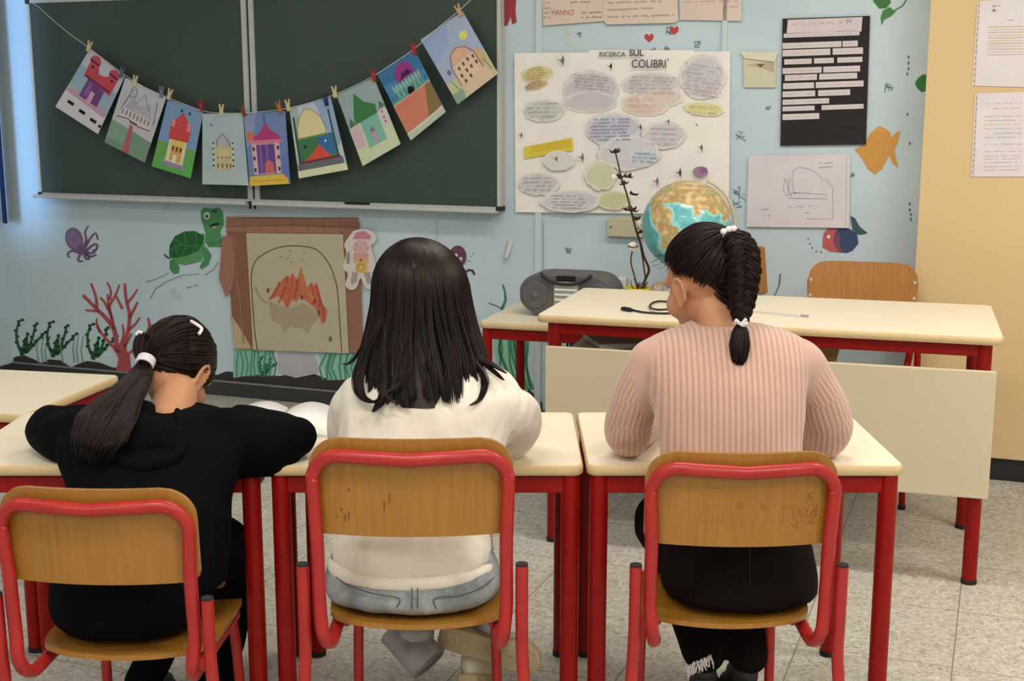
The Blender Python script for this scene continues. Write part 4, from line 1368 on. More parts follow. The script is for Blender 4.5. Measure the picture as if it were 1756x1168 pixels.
for k in range(9):
    x0 = 852 + k * 6
    a.line([(p.x, p.y) for p in smooth_path([Vector((x0 + 22 - k, 668, 0)), Vector((x0 + 4 * sin(k * 2.1) + 6, 630, 0)), Vector((x0 + 9 * cos(k * 1.7), 598, 0)), Vector((x0 + 6 * sin(k), 560, 0))], 4)], 4.2, (62, 148, 104)); a.layer -= 1
a.layer += 1
a.line([(860, 532), (867, 515), (866, 500), (862, 488)], 5, (62, 130, 110), True)
mdone(a, 'painted_sea_grass', 'dense green sea grass painted behind the low side desk')
# octopus
a = Art(0.0014)
PU = (116, 84, 132)
a.ellipse(127, 410, 15, 20, (128, 102, 146), 22, -0.3); a.ellipse(127, 410, 11, 15, (140, 116, 156), 18, -0.3); a.ellipse(141, 428, 8, 9, PU, 14)
for pts in ([(142, 424), (148, 412), (146, 398), (152, 387)], [(146, 426), (154, 410), (164, 400), (168, 412)], [(148, 430), (160, 420), (167, 420), (165, 428), (158, 430)], [(146, 434), (156, 440), (166, 436)], [(136, 434), (124, 430), (116, 436), (120, 442)], [(138, 436), (134, 444), (136, 448), (143, 448)], [(144, 436), (148, 444), (153, 444)], [(143, 434), (150, 438), (154, 445)], [(147, 432), (160, 434), (166, 424)]):
    a.line([(p.x, p.y) for p in smooth_path([Vector((x, y, 0)) for x, y in pts], 4)], 4.4, PU, True); a.layer -= 1
a.layer += 1
mdone(a, 'painted_octopus', 'small purple octopus painted on the wall, left')
# turtle
a = Art(0.0014)
GT, GD = (78, 150, 98), (36, 104, 58)
a.poly([(345, 376), (344, 362), (350, 356), (362, 358), (376, 356), (382, 364), (384, 384), (378, 398), (380, 408), (384, 412), (384, 424), (370, 424), (360, 424), (352, 416), (352, 398)], GT)
a.poly([(292, 440), (300, 452), (318, 455), (346, 448), (352, 430), (350, 400), (300, 430)], (92, 160, 104))
a.poly([(290, 434), (291, 420), (300, 405), (316, 397), (334, 396), (350, 404), (348, 418), (340, 430), (322, 438), (304, 442), (292, 442)], GD)
for pts in ([(300, 410), (318, 422), (342, 420)], [(316, 398), (320, 422), (310, 440)], [(334, 397), (338, 412), (330, 434)], [(292, 430), (310, 420), (318, 422)], [(300, 420), (304, 436)]):
    a.line(pts, 2.2, (60, 132, 74)); a.layer -= 1
a.layer += 1
a.poly([(291, 446), (300, 446), (308, 458), (307, 468), (298, 470), (291, 462)], (70, 146, 92)); a.poly([(346, 424), (354, 424), (363, 438), (358, 454), (346, 462), (342, 458), (350, 444)], (74, 146, 96)); a.line([(292, 443), (286, 441), (282, 436)], 3, GD); a.line([(356, 420), (372, 416), (384, 412)], 7, (70, 140, 92))
a.ellipse(355, 370, 5.5, 6.5, (206, 220, 208)); a.ellipse(355, 371, 2.6, 3, (60, 90, 70)); a.line([(360, 388), (368, 385), (376, 384)], 3.5, (24, 40, 34)); a.ellipse(368, 390, 4, 2.4, (196, 150, 140)); a.line([(364, 362), (372, 364)], 2.4, (30, 50, 38))
for x, y in ((312, 446), (322, 448), (334, 445), (326, 444)):
    a.ellipse(x, y, 2, 1.4, (120, 178, 120), 8)
mdone(a, 'painted_turtle', 'green sea turtle painted on the wall, looking back')
a = Art(0.0014)
for pts in ([(250, 484), (270, 478), (290, 468)], [(258, 512), (266, 496), (284, 484), (312, 472), (342, 470)], [(320, 494), (330, 491)], [(352, 472), (366, 462), (374, 450)], [(334, 490), (340, 488)]):
    a.line(pts, 1.8, (112, 146, 156), True)
mdone(a, 'painted_ripples', 'thin grey blue water strokes painted under the turtle')
# second octopus behind the middle girl
a = Art(0.0014)
a.ellipse(785, 440, 15, 19, (112, 62, 98)); a.ellipse(782, 438, 3, 3, (226, 222, 220)); a.ellipse(790, 444, 3, 3, (226, 222, 220)); a.ellipse(789, 445, 1.4, 1.4, K)
a.line([(797, 468), (803, 463), (810, 464), (814, 471)], 4, (74, 62, 74)); a.line([(800, 478), (804, 486), (806, 496)], 5, (84, 96, 110), True)
for x, y in ((799, 452), (802, 446), (808, 440), (812, 435), (798, 446), (806, 448)):
    a.ellipse(x, y, 1.1, 1.1, (90, 90, 100), 6)
mdone(a, 'painted_octopus', 'dark plum sea creature painted behind the head of the middle girl')
# orange fish
a = Art(0.0014)
a.poly([(1465, 256), (1478, 250), (1487, 238), (1494, 226), (1508, 216), (1520, 222), (1527, 228), (1530, 240), (1526, 262), (1520, 276), (1512, 290), (1500, 299), (1488, 290), (1478, 272)], (212, 150, 62)); a.poly([(1526, 240), (1536, 228), (1544, 224), (1540, 244), (1534, 256), (1536, 270), (1541, 288), (1530, 280), (1523, 262)], (212, 150, 62)); a.line([(1494, 226), (1506, 222), (1520, 226)], 2, (224, 170, 84))
mdone(a, 'painted_fish', 'plain orange fish painted on the wall right of the black sheet')
# blue red fish
a = Art(0.0014)
a.poly([(1412, 400), (1420, 391), (1456, 392), (1470, 400), (1472, 418), (1462, 430), (1452, 434), (1430, 432), (1410, 424)], (58, 76, 118)); a.poly([(1412, 400), (1420, 391), (1436, 392), (1430, 412), (1444, 432), (1424, 432), (1410, 424)], (190, 84, 84)); a.poly([(1432, 396), (1440, 400), (1440, 422), (1448, 432), (1438, 432), (1428, 414)], (128, 72, 96)); a.ellipse(1421, 406, 3, 3, (230, 226, 224)); a.poly([(1458, 370), (1466, 374), (1474, 388), (1488, 400), (1474, 403), (1462, 394)], (66, 92, 96))
for x, y in ((1386, 410), (1389, 418), (1393, 425), (1400, 431), (1408, 432)):
    a.ellipse(x, y, 1.3, 1.5, (60, 80, 96), 6)
mdone(a, 'painted_fish', 'red and blue fish painted under the pencil sheet')
# red thing beside the board, leaves, hearts
a = Art(0.0014)
a.poly([(861, -20), (886, -20), (884, 20), (886, 38), (878, 42), (876, 28), (870, 44), (864, 45), (866, 30), (858, 30)], (164, 48, 62))
mdone(a, 'painted_starfish', 'red painted shape beside the top right corner of the blackboard')
a = Art(0.0014)
a.poly([(1497, 2), (1504, -10), (1524, -8), (1528, 4), (1520, 14), (1508, 15)], (66, 126, 66)); a.poly([(1510, 30), (1514, 18), (1526, 12), (1536, 20), (1528, 28), (1516, 34), (1512, 44)], (76, 138, 76)); a.line([(1534, 18), (1548, 10), (1556, -4)], 2.4, (84, 130, 88))
mdone(a, 'painted_leaves', 'green leaves painted on the wall at the top right')
a = Art(0.0014)
a.poly([(1582, 128), (1574, 134), (1569, 142), (1572, 150), (1580, 158), (1590, 156), (1590, 128)], (60, 128, 70)); mdone(a, 'painted_leaves', 'edge of a green leaf painted beside the cupboard')
a = Art(0.0014)
for x, y, c_ in ((1113, 64, (196, 50, 66)), (1156, 51, (196, 56, 66))):
    a.poly([(x, y + 9), (x - 8, y + 1), (x - 7, y - 5), (x - 2, y - 6), (x, y - 2), (x + 4, y - 7), (x + 8, y - 3), (x + 7, y + 3)], c_)
mdone(a, 'painted_hearts', 'two small red hearts painted above the poster')
# small scribbles and stains of the wall paint
a = Art(0.0014)
gc = (110, 134, 138)
for x, y, s_ in ((1270, 234, 9), (1268, 335, 10), (1264, 350, 8), (1524, 150, 9), (1197, 75, 7), (1150, 52, 8), (1120, 83, 6), (1144, 84, 6), (975, 430, 6), (994, 60, 5), (1262, 325, 8), (1317, 186, 5), (1461, 300, 5)):
    for k in range(7):
        a.line([(x + a.rnd.uniform(-s_, s_), y + a.rnd.uniform(-s_, s_)), (x + a.rnd.uniform(-s_, s_), y + a.rnd.uniform(-s_, s_))], 1.3, gc); a.layer -= 1
a.layer += 1
for x, y in ((1558, 98), (1558, 108), (1558, 118), (1556, 127), (1560, 350), (1560, 360), (1562, 368), (1562, 376), (1560, 246), (1556, 196)):
    a.ellipse(x, y, 1.6, 3.0, (84, 108, 116), 8); a.layer -= 1
a.layer += 1
a.line([(862, 530), (850, 524), (838, 520)], 1.6, (90, 96, 100)); a.line([(1338, 470), (1336, 490), (1328, 508)], 3, (86, 130, 122), True)
mdone(a, 'painted_scribbles', 'small grey blue scribbles scattered over the wall')
a = Art(0.0014)
for x, y, s_ in ((298, 500, 6), (306, 512, 5), (72, 480, 5), (285, 353, 5), (650, 375, 3), (680, 380, 2), (310, 476, 3), (748, 400, 3)):
    a.ellipse(x, y, s_, s_ * 1.2, (196, 212, 212), 9, 0, .35); a.layer -= 1
a.layer += 1
a.line([(968, 42), (974, 60), (972, 76)], 6, (206, 214, 204)); a.line([(980, 76), (990, 88)], 5, (206, 214, 204)); a.line([(932, 380), (932, 500)], 1.6, (150, 170, 172)); a.line([(748, 378), (750, 412)], 4, (186, 204, 204))
mdone(a, 'paint_chips', 'pale chips and tape marks in the wall paint')

# ------------------------------------------------------------------ things behind the teacher's desk
def on_sd(u, v, z=SD_H):
    return Vector((sd0.x, sd0.y, 0)) + e1 * u + e2 * v + Vector((0, 0, z))

# stereo
q = P(980, 520, 5.02)
st = thing('stereo', 'dark grey portable stereo with rounded ends and carrying handle on the low side desk', 'stereo', (q.x, q.y, SD_H), SD_A)
mb = MB()
poly = []
hw = 0.190
prof = smooth_path([Vector((x, z, 0)) for x, z in ((-hw, 0.085), (-hw + .004, 0.12), (-hw + .035, 0.155), (-hw + .08, 0.168), (-0.05, 0.170), (0.05, 0.170), (hw - .08, 0.168), (hw - .035, 0.155), (hw - .004, 0.12), (hw, 0.085), (hw - .008, 0.05), (hw - .05, 0.012), (hw - 0.07, 0.004), (0, 0.004), (-hw + 0.07, 0.004), (-hw + .05, 0.012), (-hw + .008, 0.05), (-hw, 0.085))], 3)[:-1]
poly = [(p.x, p.y) for p in prof]
T = Matrix(((1, 0, 0, 0), (0, 0, 1, 0), (0, 1, 0, 0), (0, 0, 0, 1)))
mb.prism(poly, -0.085, 0.085, T)
mb.build('housing', M['grey'], st, bevel=0.012)
mb = MB()
for sx in (-1, 1):
    mb = MB()
    mb.cyl((sx * 0.125, -0.084, 0.085), (sx * 0.125, -0.090, 0.085), 0.056, 0.050, 28)
    mb.ell((sx * 0.125, -0.088, 0.085), (0.018, 0.010, 0.018))
    mb.build('speaker_grille', M['grey'], st)
mb = MB(); mb.box((0.0, -0.087, 0.085), (0.098, 0.012, 0.115)); 
mb.build('front_plate', M['grey_light'], st, bevel=0.003)
mb = MB()
for z in (0.112, 0.092, 0.072):
    mb.box((0.0, -0.094, z), (0.088, 0.004, 0.007))
mb.build('button_row', M['white'], st)
mb = MB(); mb.tube(smooth_path([Vector((-0.10, -0.086, 0.172)), Vector((-0.085, -0.094, 0.158)), Vector((-0.05, -0.098, 0.140)), Vector((0, -0.098, 0.134)), Vector((0.05, -0.098, 0.140)), Vector((0.085, -0.094, 0.158)), Vector((0.10, -0.086, 0.172))], 4), 0.006, 10)
mb.build('handle', M['black'], st)
mb = MB(); mb.box((0, -0.090, 0.156), (0.075, 0.008, 0.020)); mb.build('display', M['black_gloss'], st, bevel=0.002)

# globe
gc_ = P(1178, 386, 4.93)
GRAD = 0.172
gl = thing('globe', 'large world globe with blue seas and ochre land behind the girl in pink', 'globe', (gc_.x, gc_.y, SD_H), 0)
gz = gc_.z - SD_H
m, nt, b = new_mat('globe_map', (110, 190, 200), 0.3, coat=0.3)
at = nt.nodes.new('ShaderNodeAttribute'); at.attribute_name = 'Col'
nt.links.new(at.outputs['Color'], b.inputs['Base Color'])
M['globe'] = m
mb = MB(); mb.ell((0, 0, gz), (GRAD,) * 3, None, 180, 110)
gcol = []
for f in mb.f:
    p = sum((Vector(mb.v[i]) for i in f), Vector()) / len(f) - Vector((0, 0, gz))
    d = p.normalized()
    n1_ = noise.noise(d * 3.2) * .22 + noise.noise(d * 9) * .10
    land = -1.0
    if d.y < 0.25:
        land = max(land, (d.z - .50 + .25 * abs(d.x + .15) * (d.x > .1)) * 2 + n1_)
        land = max(land, .30 - math.hypot((d.x + .62) / .75, (d.z - .22) / 1.15) + n1_ * .5)
        land = max(land, .30 - math.hypot((d.x + .48) / .7, (d.z + .18) / 1.3) + n1_ * .5)
        land = max(land, .24 - math.hypot((d.x - .78) / .6, (d.z - .30) / .9) + n1_)
        land = max(land, .17 - math.hypot((d.x - .08) / .55, (d.z - .50) / 1.3) + n1_ * .4)
    else:
        land = noise.noise(d * 2.1) * 1.4 - .1
    h_ = noise.noise(d * 7 + Vector((5, 0, 0)))
    if land > 0.03:
        c_ = (202, 172, 122) if h_ > -.05 else (184, 148, 104)
        if h_ > .3: c_ = (222, 196, 150)
        if h_ < -.35: c_ = (176, 178, 118)
    elif land > -0.06:
        c_ = (156, 214, 212)
    else:
        c_ = (104, 186, 192) if h_ > -.1 else (92, 174, 184)
    gcol.append(lin(c_))
mb.col = gcol
mb.build('sphere', M['globe'], gl)
mb = MB()
ax = Vector((sin(math.radians(23)), 0, cos(math.radians(23))))
arc = []
for k in range(25):
    a_ = -PI / 2 - 0.0 + PI * k / 24
    side = Vector((cos(math.radians(23)), 0, -sin(math.radians(23))))
    arc.append(Vector((0, 0, gz)) + (ax * sin(a_) + side * cos(a_)) * (GRAD + 0.012))
mb.tube(arc, 0.006, 8)
mb.build('meridian_arm', M['boxbeige'], gl)
mb = MB(); mb.lathe([(0.0, 0.012), (0.02, 0.012)], n=8); mb = MB()
mb.lathe([(0.085, 0.0), (0.085, 0.010), (0.05, 0.022), (0.016, 0.030), (0.012, gz - GRAD - 0.004), (0.0, gz - GRAD - 0.003)], n=32)
mb.build('stand', M['boxbeige'], gl)

# pot with dry sticks and the cotton branch
q = P(1094, 500, 4.99)
pot = thing('flower_pot', "yellow pot with soil and dry sticks behind the teacher's desk", 'flower pot', (q.x, q.y, SD_H), 0)
MB().lathe([(0.032, 0), (0.036, 0.004), (0.046, 0.09), (0.051, 0.093), (0.051, 0.113), (0.046, 0.113), (0.044, 0.098), (0.0, 0.098)], n=32).build('pot', M['yellow'], pot)
MB().lathe([(0.0445, 0.096), (0.02, 0.104), (0.0, 0.105)], n=20).build('soil', M['soil'], pot)
mb = MB()
rs = random.Random(4)
for k in range(9):
    a_ = rs.random() * 2 * PI; r_ = rs.random() * 0.03
    b0_ = Vector((r_ * cos(a_), r_ * sin(a_), 0.10)); t0_ = b0_ + Vector((rs.uniform(-.03, .03), rs.uniform(-.02, .02), rs.uniform(.02, .05)))
    mb.tube([b0_, (b0_ + t0_) / 2 + Vector((rs.uniform(-.008, .008), 0, 0)), t0_], [0.0028, 0.002, 0.0012], 6)
mb.build('dry_sticks', M['stem'], pot)
cbr = thing('cotton_branch', 'tall dry cotton branch with brown husks rising in front of the bird poster', 'branch', (q.x, q.y, SD_H), 0)
bp_ = [(1100, 498), (1107, 478), (1113, 462), (1104, 440), (1099, 420), (1090, 392), (1082, 360), (1074, 330), (1066, 306), (1060, 280), (1054, 256)]
stem = smooth_path([P(x, y, 4.99) for x, y in bp_], 3)
stem[0].z = SD_H + 0.1
mb = MB().tube(stem, [0.0042 * (1.35 - 0.7 * k / len(stem)) for k in range(len(stem))], 8)
mb.tube(smooth_path([P(x, y, 4.98) for x, y in ((1098, 420), (1103, 450), (1107, 480))], 3), 0.003, 6)
mb.build('stem', M['stem'], cbr, world=True)
def husk(px, py, s_, seed):
    r2 = random.Random(seed)
    mb_ = MB()
    c = P(px, py, 4.985)
    for k in range(6):
        a_ = 2 * PI * k / 6 + r2.random()
        d_ = Vector((cos(a_), sin(a_) * 0.8, r2.uniform(0.0, 1.1))).normalized()
        tip = c + d_ * s_
        midp = c + d_ * s_ * 0.55 + Vector((0, 0, -s_ * 0.15))
        mb_.tube([c, midp, tip], [0.004, s_ * 0.38, 0.002], 6, flat=0.35)
    return mb_
for k, (px, py, s_) in enumerate(((1055, 262, .028), (1066, 304, .026), (1078, 304, .022), (1070, 316, .022), (1086, 334, .022), (1084, 362, .028), (1092, 378, .024), (1076, 360, .022), (1096, 400, .02))):
    husk(px, py, s_, k).build('husk', M['husk'], cbr, world=True)
for k, (px, py, s_) in enumerate(((1052, 303, .009), (1085, 423, .019), (1097, 382, .012))):
    mb = MB()
    c = P(px, py, 4.97)
    for j in range(5):
        mb.ell(c + Vector((cos(j * 1.26) * s_ * .45, -0.002, sin(j * 1.26) * s_ * .45)), (s_ * .62,) * 3, None, 12, 8)
    mb.build('cotton_boll', M['cotton'], cbr, world=True)
mb = MB()
c = P(1085, 423, 4.97)
mb.tube([c + Vector((0.019 * cos(k), -0.012, 0.004 * sin(3 * k))) for k in np.linspace(0, PI, 8)], 0.003, 6)
mb.tube(smooth_path([c + Vector((0, 0, -0.012)), c + Vector((-0.006, 0, -0.06)), c + Vector((0.01, 0, -0.12)), Vector((c.x + 0.02, c.y, SD_H + 0.11))], 4), 0.003, 6)
mb.build('side_stem', M['stem'], cbr, world=True)
# white block beside the pot
q = P(1073, 500, 5.0)
wb = MB().box((0, 0, 0.07), (0.035, 0.05, 0.14)).build('white_block', M['white'], bevel=0.004)
wb.location = (q.x - 0.004, q.y + 0.085, SD_H); wb.rotation_euler = (0, 0, SD_A)
wb.name = 'chalk_box'
tag(wb, 'small white box standing between the stereo and the yellow pot', 'box')
# crumpled brown packet right of the pot
mb = MB().ell((0, 0, 0.08), (0.030, 0.028, 0.08), None, 18, 14)
r2 = random.Random(8)
mb.v = [tuple(Vector(v) * (1 + 0.16 * noise.noise(Vector(v) * 40)) ) for v in mb.v]
mb.v = [(x, y, max(0.0, z)) for x, y, z in mb.v]
pk = mb.build('dried_flower_bunch', noisy('dried_flowers', (120, 88, 70), (206, 190, 170), 50, 0.9, bs=0.5))
q = P(1127, 470, 4.86); pk.location = (q.x, q.y - 0.02, SD_H)
tag(pk, 'brown and white dried flower bunch right of the yellow pot', 'dried flowers')

# cable and a clear ruler on the teacher's desk
def td_pt(px, py, dz=0.0):
    return PH(px, py, TDH + dz)
pth = smooth_path([td_pt(1082, 531, .004), td_pt(1100, 535, .004), td_pt(1125, 537, .004), td_pt(1150, 537, .004), td_pt(1170, 531, .004), td_pt(1160, 522, .004), td_pt(1140, 517, .005), td_pt(1122, 518, .006), td_pt(1114, 526, .006), td_pt(1126, 531, .010), td_pt(1150, 530, .011), td_pt(1172, 526, .004)], 5)
ca = thing('usb_cable', "coiled black cable with a plug lying on the teacher's desk", 'cable', (pth[0].x, pth[0].y, TDH), 0)
MB().tube(pth, 0.0035, 8).build('cord', M['black'], ca, world=True)
q0, q1 = td_pt(1066, 529, .007), td_pt(1084, 532, .007)
MB().tube([q0, q0 + (q1 - q0) * .2, q0 + (q1 - q0) * .8, q1], [0.005, 0.0075, 0.0075, 0.004], 12).build('plug', M['black_gloss'], ca, world=True)
q0, q1 = td_pt(1290, 535, 0), td_pt(1385, 545, 0)
rl = thing('ruler', "clear plastic ruler lying on the teacher's desk behind the girl in pink", 'ruler', ((q0.x + q1.x) / 2, (q0.y + q1.y) / 2, TDH), math.atan2(q1.y - q0.y, q1.x - q0.x))
MB().box((0, 0, 0.0015), ((q1 - q0).length, 0.03, 0.003)).build('blade', noisy('frosted_plastic', (206, 202, 190), (214, 210, 198), 8, 0.2), rl, bevel=0.0006)
MB().box(((q1 - q0).length / 2 - 0.01, 0.0, 0.006), (0.024, 0.01, 0.006)).build('pen_cap', M['grey_light'], rl, bevel=0.001)
# ------------------------------------------------------------------ people
M['skin'] = noisy('skin', (186, 132, 98), (196, 142, 108), 9, 0.5, spec=0.3)
M['skin'].node_tree.nodes['Principled BSDF'].inputs['Subsurface Weight'].default_value = 0.12
M['skin'].node_tree.nodes['Principled BSDF'].inputs['Subsurface Radius'].default_value = (0.02, 0.008, 0.004)
M['eye'] = new_mat('eye_white', (226, 222, 216), 0.25)[0]
M['iris'] = new_mat('dark_iris', (34, 22, 18), 0.15)[0]
M['lips'] = new_mat('lips', (164, 96, 82), 0.45)[0]


def hair_mat(name, a, c, rough=0.34):
    m, nt, b = new_mat(name, a, rough, 0.22)
    b.inputs['Specular Tint'].default_value = (1.0, 0.86, 0.80, 1)
    nt.links.new(ramp(nt, nz(nt, 30, 4, (3, 3, 0.5)), [(0.3, a), (0.75, c)]), b.inputs['Base Color'])
    return m
M['hair_black'] = hair_mat('black_hair', (11, 7, 8), (32, 20, 20), 0.36)
M['hair_brown'] = hair_mat('dark_brown_hair', (15, 9, 9), (36, 23, 22), 0.38)


def cloth(name, c1, c2, rough=0.9, sheen=0.3, weave=0.25, wr=0.5, wscale=9, stretch=(1, 1, 1)):
    m, nt, b = new_mat(name, c1, rough, 0.2 if sheen else 0.08, 0, sheen)
    nt.links.new(ramp(nt, nz(nt, 5, 4), [(0.3, c1), (0.7, c2)]), b.inputs['Base Color'])
    bump(nt, b, nz(nt, wscale, 3, stretch, 0.55), wr, 0.012)
    bump(nt, b, nz(nt, 420, 2), weave, 0.001)
    return m
M['white_cloth'] = cloth('white_sweatshirt', (222, 212, 199), (232, 223, 211), wr=1.0, wscale=10, stretch=(1, 1, 0.7))
M['black_cloth'] = cloth('black_sweatshirt', (7, 7, 10), (11, 11, 15), wr=0.8, sheen=0.0)
M['black_trouser'] = cloth('black_leggings', (6, 6, 8), (9, 9, 11), wr=0.4, sheen=0.0)
M['dark_denim'] = cloth('black_denim', (15, 10, 11), (26, 18, 19), wr=0.6, sheen=0.0)
# washed denim
m, nt, b = new_mat('washed_denim', (130, 140, 148), 0.9, 0.2)
nt.links.new(ramp(nt, nz(nt, 16, 5, (1, 1, 1), 0.6), [(0.28, (108, 113, 119)), (0.5, (140, 145, 148)), (0.72, (176, 178, 178))]), b.inputs['Base Color'])
bump(nt, b, nz(nt, 12, 3), 0.5, 0.01)
bump(nt, b, nz(nt, 400, 2), 0.3, 0.001)
M['denim'] = m
M['denim_seam'] = new_mat('denim_seam', (84, 88, 98), 0.9)[0]
M['denim_cuff'] = noisy('denim_cuff', (136, 134, 138), (156, 154, 156), 30, 0.9)
M['sole'] = noisy('rubber_sole', (168, 150, 118), (184, 166, 134), 20, 0.7)
M['shoe'] = noisy('canvas_shoe', (196, 186, 166), (208, 198, 178), 20, 0.8)
M['shoe_dark'] = noisy('dark_shoe', (44, 42, 42), (64, 62, 60), 12, 0.7)
M['elastic'] = noisy('white_elastic', (226, 218, 222), (238, 232, 234), 40, 0.6)
# ribbed knit: ribs follow the attribute 'rib' in metres
m, nt, b = new_mat('pink_rib_knit', (210, 166, 150), 0.92, 0.15, 0, 0.4)
at = nt.nodes.new('ShaderNodeAttribute'); at.attribute_name = 'rib'
mu = nt.nodes.new('ShaderNodeMath'); mu.operation = 'MULTIPLY'; mu.inputs[1].default_value = 2 * PI / 0.0122
sn = nt.nodes.new('ShaderNodeMath'); sn.operation = 'SINE'
nt.links.new(at.outputs['Fac'], mu.inputs[0]); nt.links.new(mu.outputs[0], sn.inputs[0])
mrr = nt.nodes.new('ShaderNodeMapRange'); mrr.inputs['From Min'].default_value = -1.0
at2 = nt.nodes.new('ShaderNodeAttribute'); at2.attribute_name = 'fade'
mf = nt.nodes.new('ShaderNodeMath'); mf.operation = 'MULTIPLY'
nt.links.new(sn.outputs[0], mf.inputs[0]); nt.links.new(at2.outputs['Fac'], mf.inputs[1])
nt.links.new(mf.outputs[0], mrr.inputs['Value'])
nt.links.new(ramp(nt, mrr.outputs[0], [(0.0, (186, 143, 128)), (0.45, (200, 161, 147)), (1.0, (208, 170, 156))]), b.inputs['Base Color'])  # groove shade painted into the rib colour, darker between the ribs
bump(nt, b, mrr.outputs[0], 0.7, 0.0016)
bump(nt, b, nz(nt, 7, 3), 0.5, 0.012)
bump(nt, b, nz(nt, 300, 2), 0.3, 0.001)
M['knit'] = m


def fuse(mb, voxel, it=6, fac=0.5):
    """all pieces melted into one continuous closed surface; returns verts, faces"""
    me = bpy.data.meshes.new('tmp')
    me.from_pydata(mb.v, [], mb.f)
    me.update()
    ob = bpy.data.objects.new('tmp', me)
    COL.objects.link(ob)
    r = ob.modifiers.new('r', 'REMESH'); r.mode = 'VOXEL'; r.voxel_size = voxel
    if it:
        s_ = ob.modifiers.new('s', 'SMOOTH'); s_.iterations = it; s_.factor = fac
    dg = bpy.context.evaluated_depsgraph_get()
    ev = ob.evaluated_get(dg)
    m2 = ev.to_mesh()
    n = len(m2.vertices)
    co = np.empty(n * 3, dtype=np.float64); m2.vertices.foreach_get('co', co)
    fs = [tuple(p.vertices) for p in m2.polygons]
    ev.to_mesh_clear()
    bpy.data.objects.remove(ob); bpy.data.meshes.remove(me)
    return co.reshape(-1, 3), fs


def fused(mb, voxel, name, mat, parent, it=6, deform=None, attr=None):
    co, fs = fuse(mb, voxel, it)
    if deform is not None:
        co = deform(co)
    o = MB()
    o.v = [tuple(c) for c in co]; o.f = fs
    o.mi = [0] * len(fs); o.sm = [True] * len(fs); o.col = [None] * len(fs)
    ob = o.build(name, mat, parent, world=True)
    if attr is not None:
        for an_, vals in zip(('rib', 'fade'), attr(co)):
            a_ = ob.data.attributes.new(an_, 'FLOAT', 'POINT')
            a_.data.foreach_set('value', vals.astype(np.float32))
    return ob


def limb(mb, pts, rs, n=18, smooth=True, k=5, flat=None):
    """closed tapering limb with round ends"""
    if smooth and len(pts) > 2:
        pp = smooth_path(pts, k)
        rr = []
        for i in range(len(pts) - 1):
            for j in range(k):
                rr.append(rs[i] + (rs[i + 1] - rs[i]) * j / k)
        rr.append(rs[-1])
    else:
        pp, rr = [Vector(p) for p in pts], list(rs)
    mb.tube(pp, rr, n, flat=flat)
    mb.ell(pp[0], (rr[0] * 0.985,) * 3, None, 16, 10)
    mb.ell(pp[-1], (rr[-1] * 0.985,) * 3, None, 16, 10)
    return mb


def loft(mb, rings, n=32, e=2.3):
    """rings: (centre, rx, ry); superellipse sections"""
    vs, fs = [], []
    # smooth between the given rings
    C_ = [Vector((r[0].x, r[0].y, r[0].z)) for r in rings]
    Rr = [Vector((r[1], r[2], 0)) for r in rings]
    Cs, Rs = smooth_path(C_, 4), smooth_path(Rr, 4)
    for c, r in zip(Cs, Rs):
        for j in range(n):
            a_ = 2 * PI * j / n
            ca, sa = cos(a_), sin(a_)
            vs.append(c + Vector((abs(ca) ** (2 / e) * (1 if ca >= 0 else -1) * r.x, abs(sa) ** (2 / e) * (1 if sa >= 0 else -1) * r.y, 0)))
    k = len(Cs)
    for i in range(k - 1):
        for j in range(n):
            fs.append((i * n + j, i * n + (j + 1) % n, (i + 1) * n + (j + 1) % n, (i + 1) * n + j))
    fs.append(tuple(reversed(range(n)))); fs.append(tuple(range((k - 1) * n, k * n)))
    mb.add(vs, fs)
    return mb


def ring(cx, py, hw, y, ry):
    return (P(cx, py, y), hw * S(py, y), ry)


def head_matrix(c, yaw, pitch, roll=0.0, s=1.0):
    """yaw: + turns to the person's left (towards -x), pitch: + bows the head"""
    R_ = Matrix.Rotation(yaw, 4, 'Z') @ Matrix.Rotation(-pitch, 4, 'X') @ Matrix.Rotation(roll, 4, 'Y')
    return Matrix.Translation(c) @ R_ @ Matrix.Scale(s, 4)


def add_head(mb, H):
    R3 = H.to_3x3()
    def e_(c, r, rot=(0, 0, 0), nu=24, nv=16):
        mb.ell(H @ Vector(c), r, R3 @ Euler(rot).to_matrix(), nu, nv)
    e_((0, -.010, .022), (.073, .089, .084))
    e_((0, .022, -.020), (.062, .064, .078))
    e_((0, .040, -.066), (.044, .046, .040))
    e_((0, .066, -.092), (.020, .020, .016))
    for sx in (-1, 1):
        e_((sx * .034, .050, -.036), (.030, .032, .032))
        e_((sx * .030, .068, .018), (.026, .016, .012))
        # ear: rim, bowl, lobe
        rim = []
        for k in range(13):
            a_ = math.radians(-70 + 300 * k / 12)
            rim.append(H @ Vector((sx * (.078 + .004 * sin(a_)), -.010 - .016 * cos(a_) * 1.0, -.018 + .028 * sin(a_))))
        mb.tube(rim, .0052, 8)
        e_((sx * .074, -.010, -.020), (.0050, .014, .024))
        e_((sx * .0755, .000, -.044), (.0055, .0085, .0105))
        e_((sx * .0745, .006, -.020), (.005, .006, .011))
    # nose
    nb = [H @ Vector(p) for p in ((0, .078, .012), (0, .088, -.008), (0, .098, -.026), (0, .096, -.036))]
    mb.tube(nb, [.008, .009, .0115, .010], 12)
    e_((0, .094, -.032), (.014, .012, .010))
    for sx in (-1, 1):
        e_((sx * .011, .088, -.034), (.008, .010, .007))
    e_((0, .079, -.058), (.021, .011, .0075)); e_((0, .078, -.067), (.018, .011, .0075))


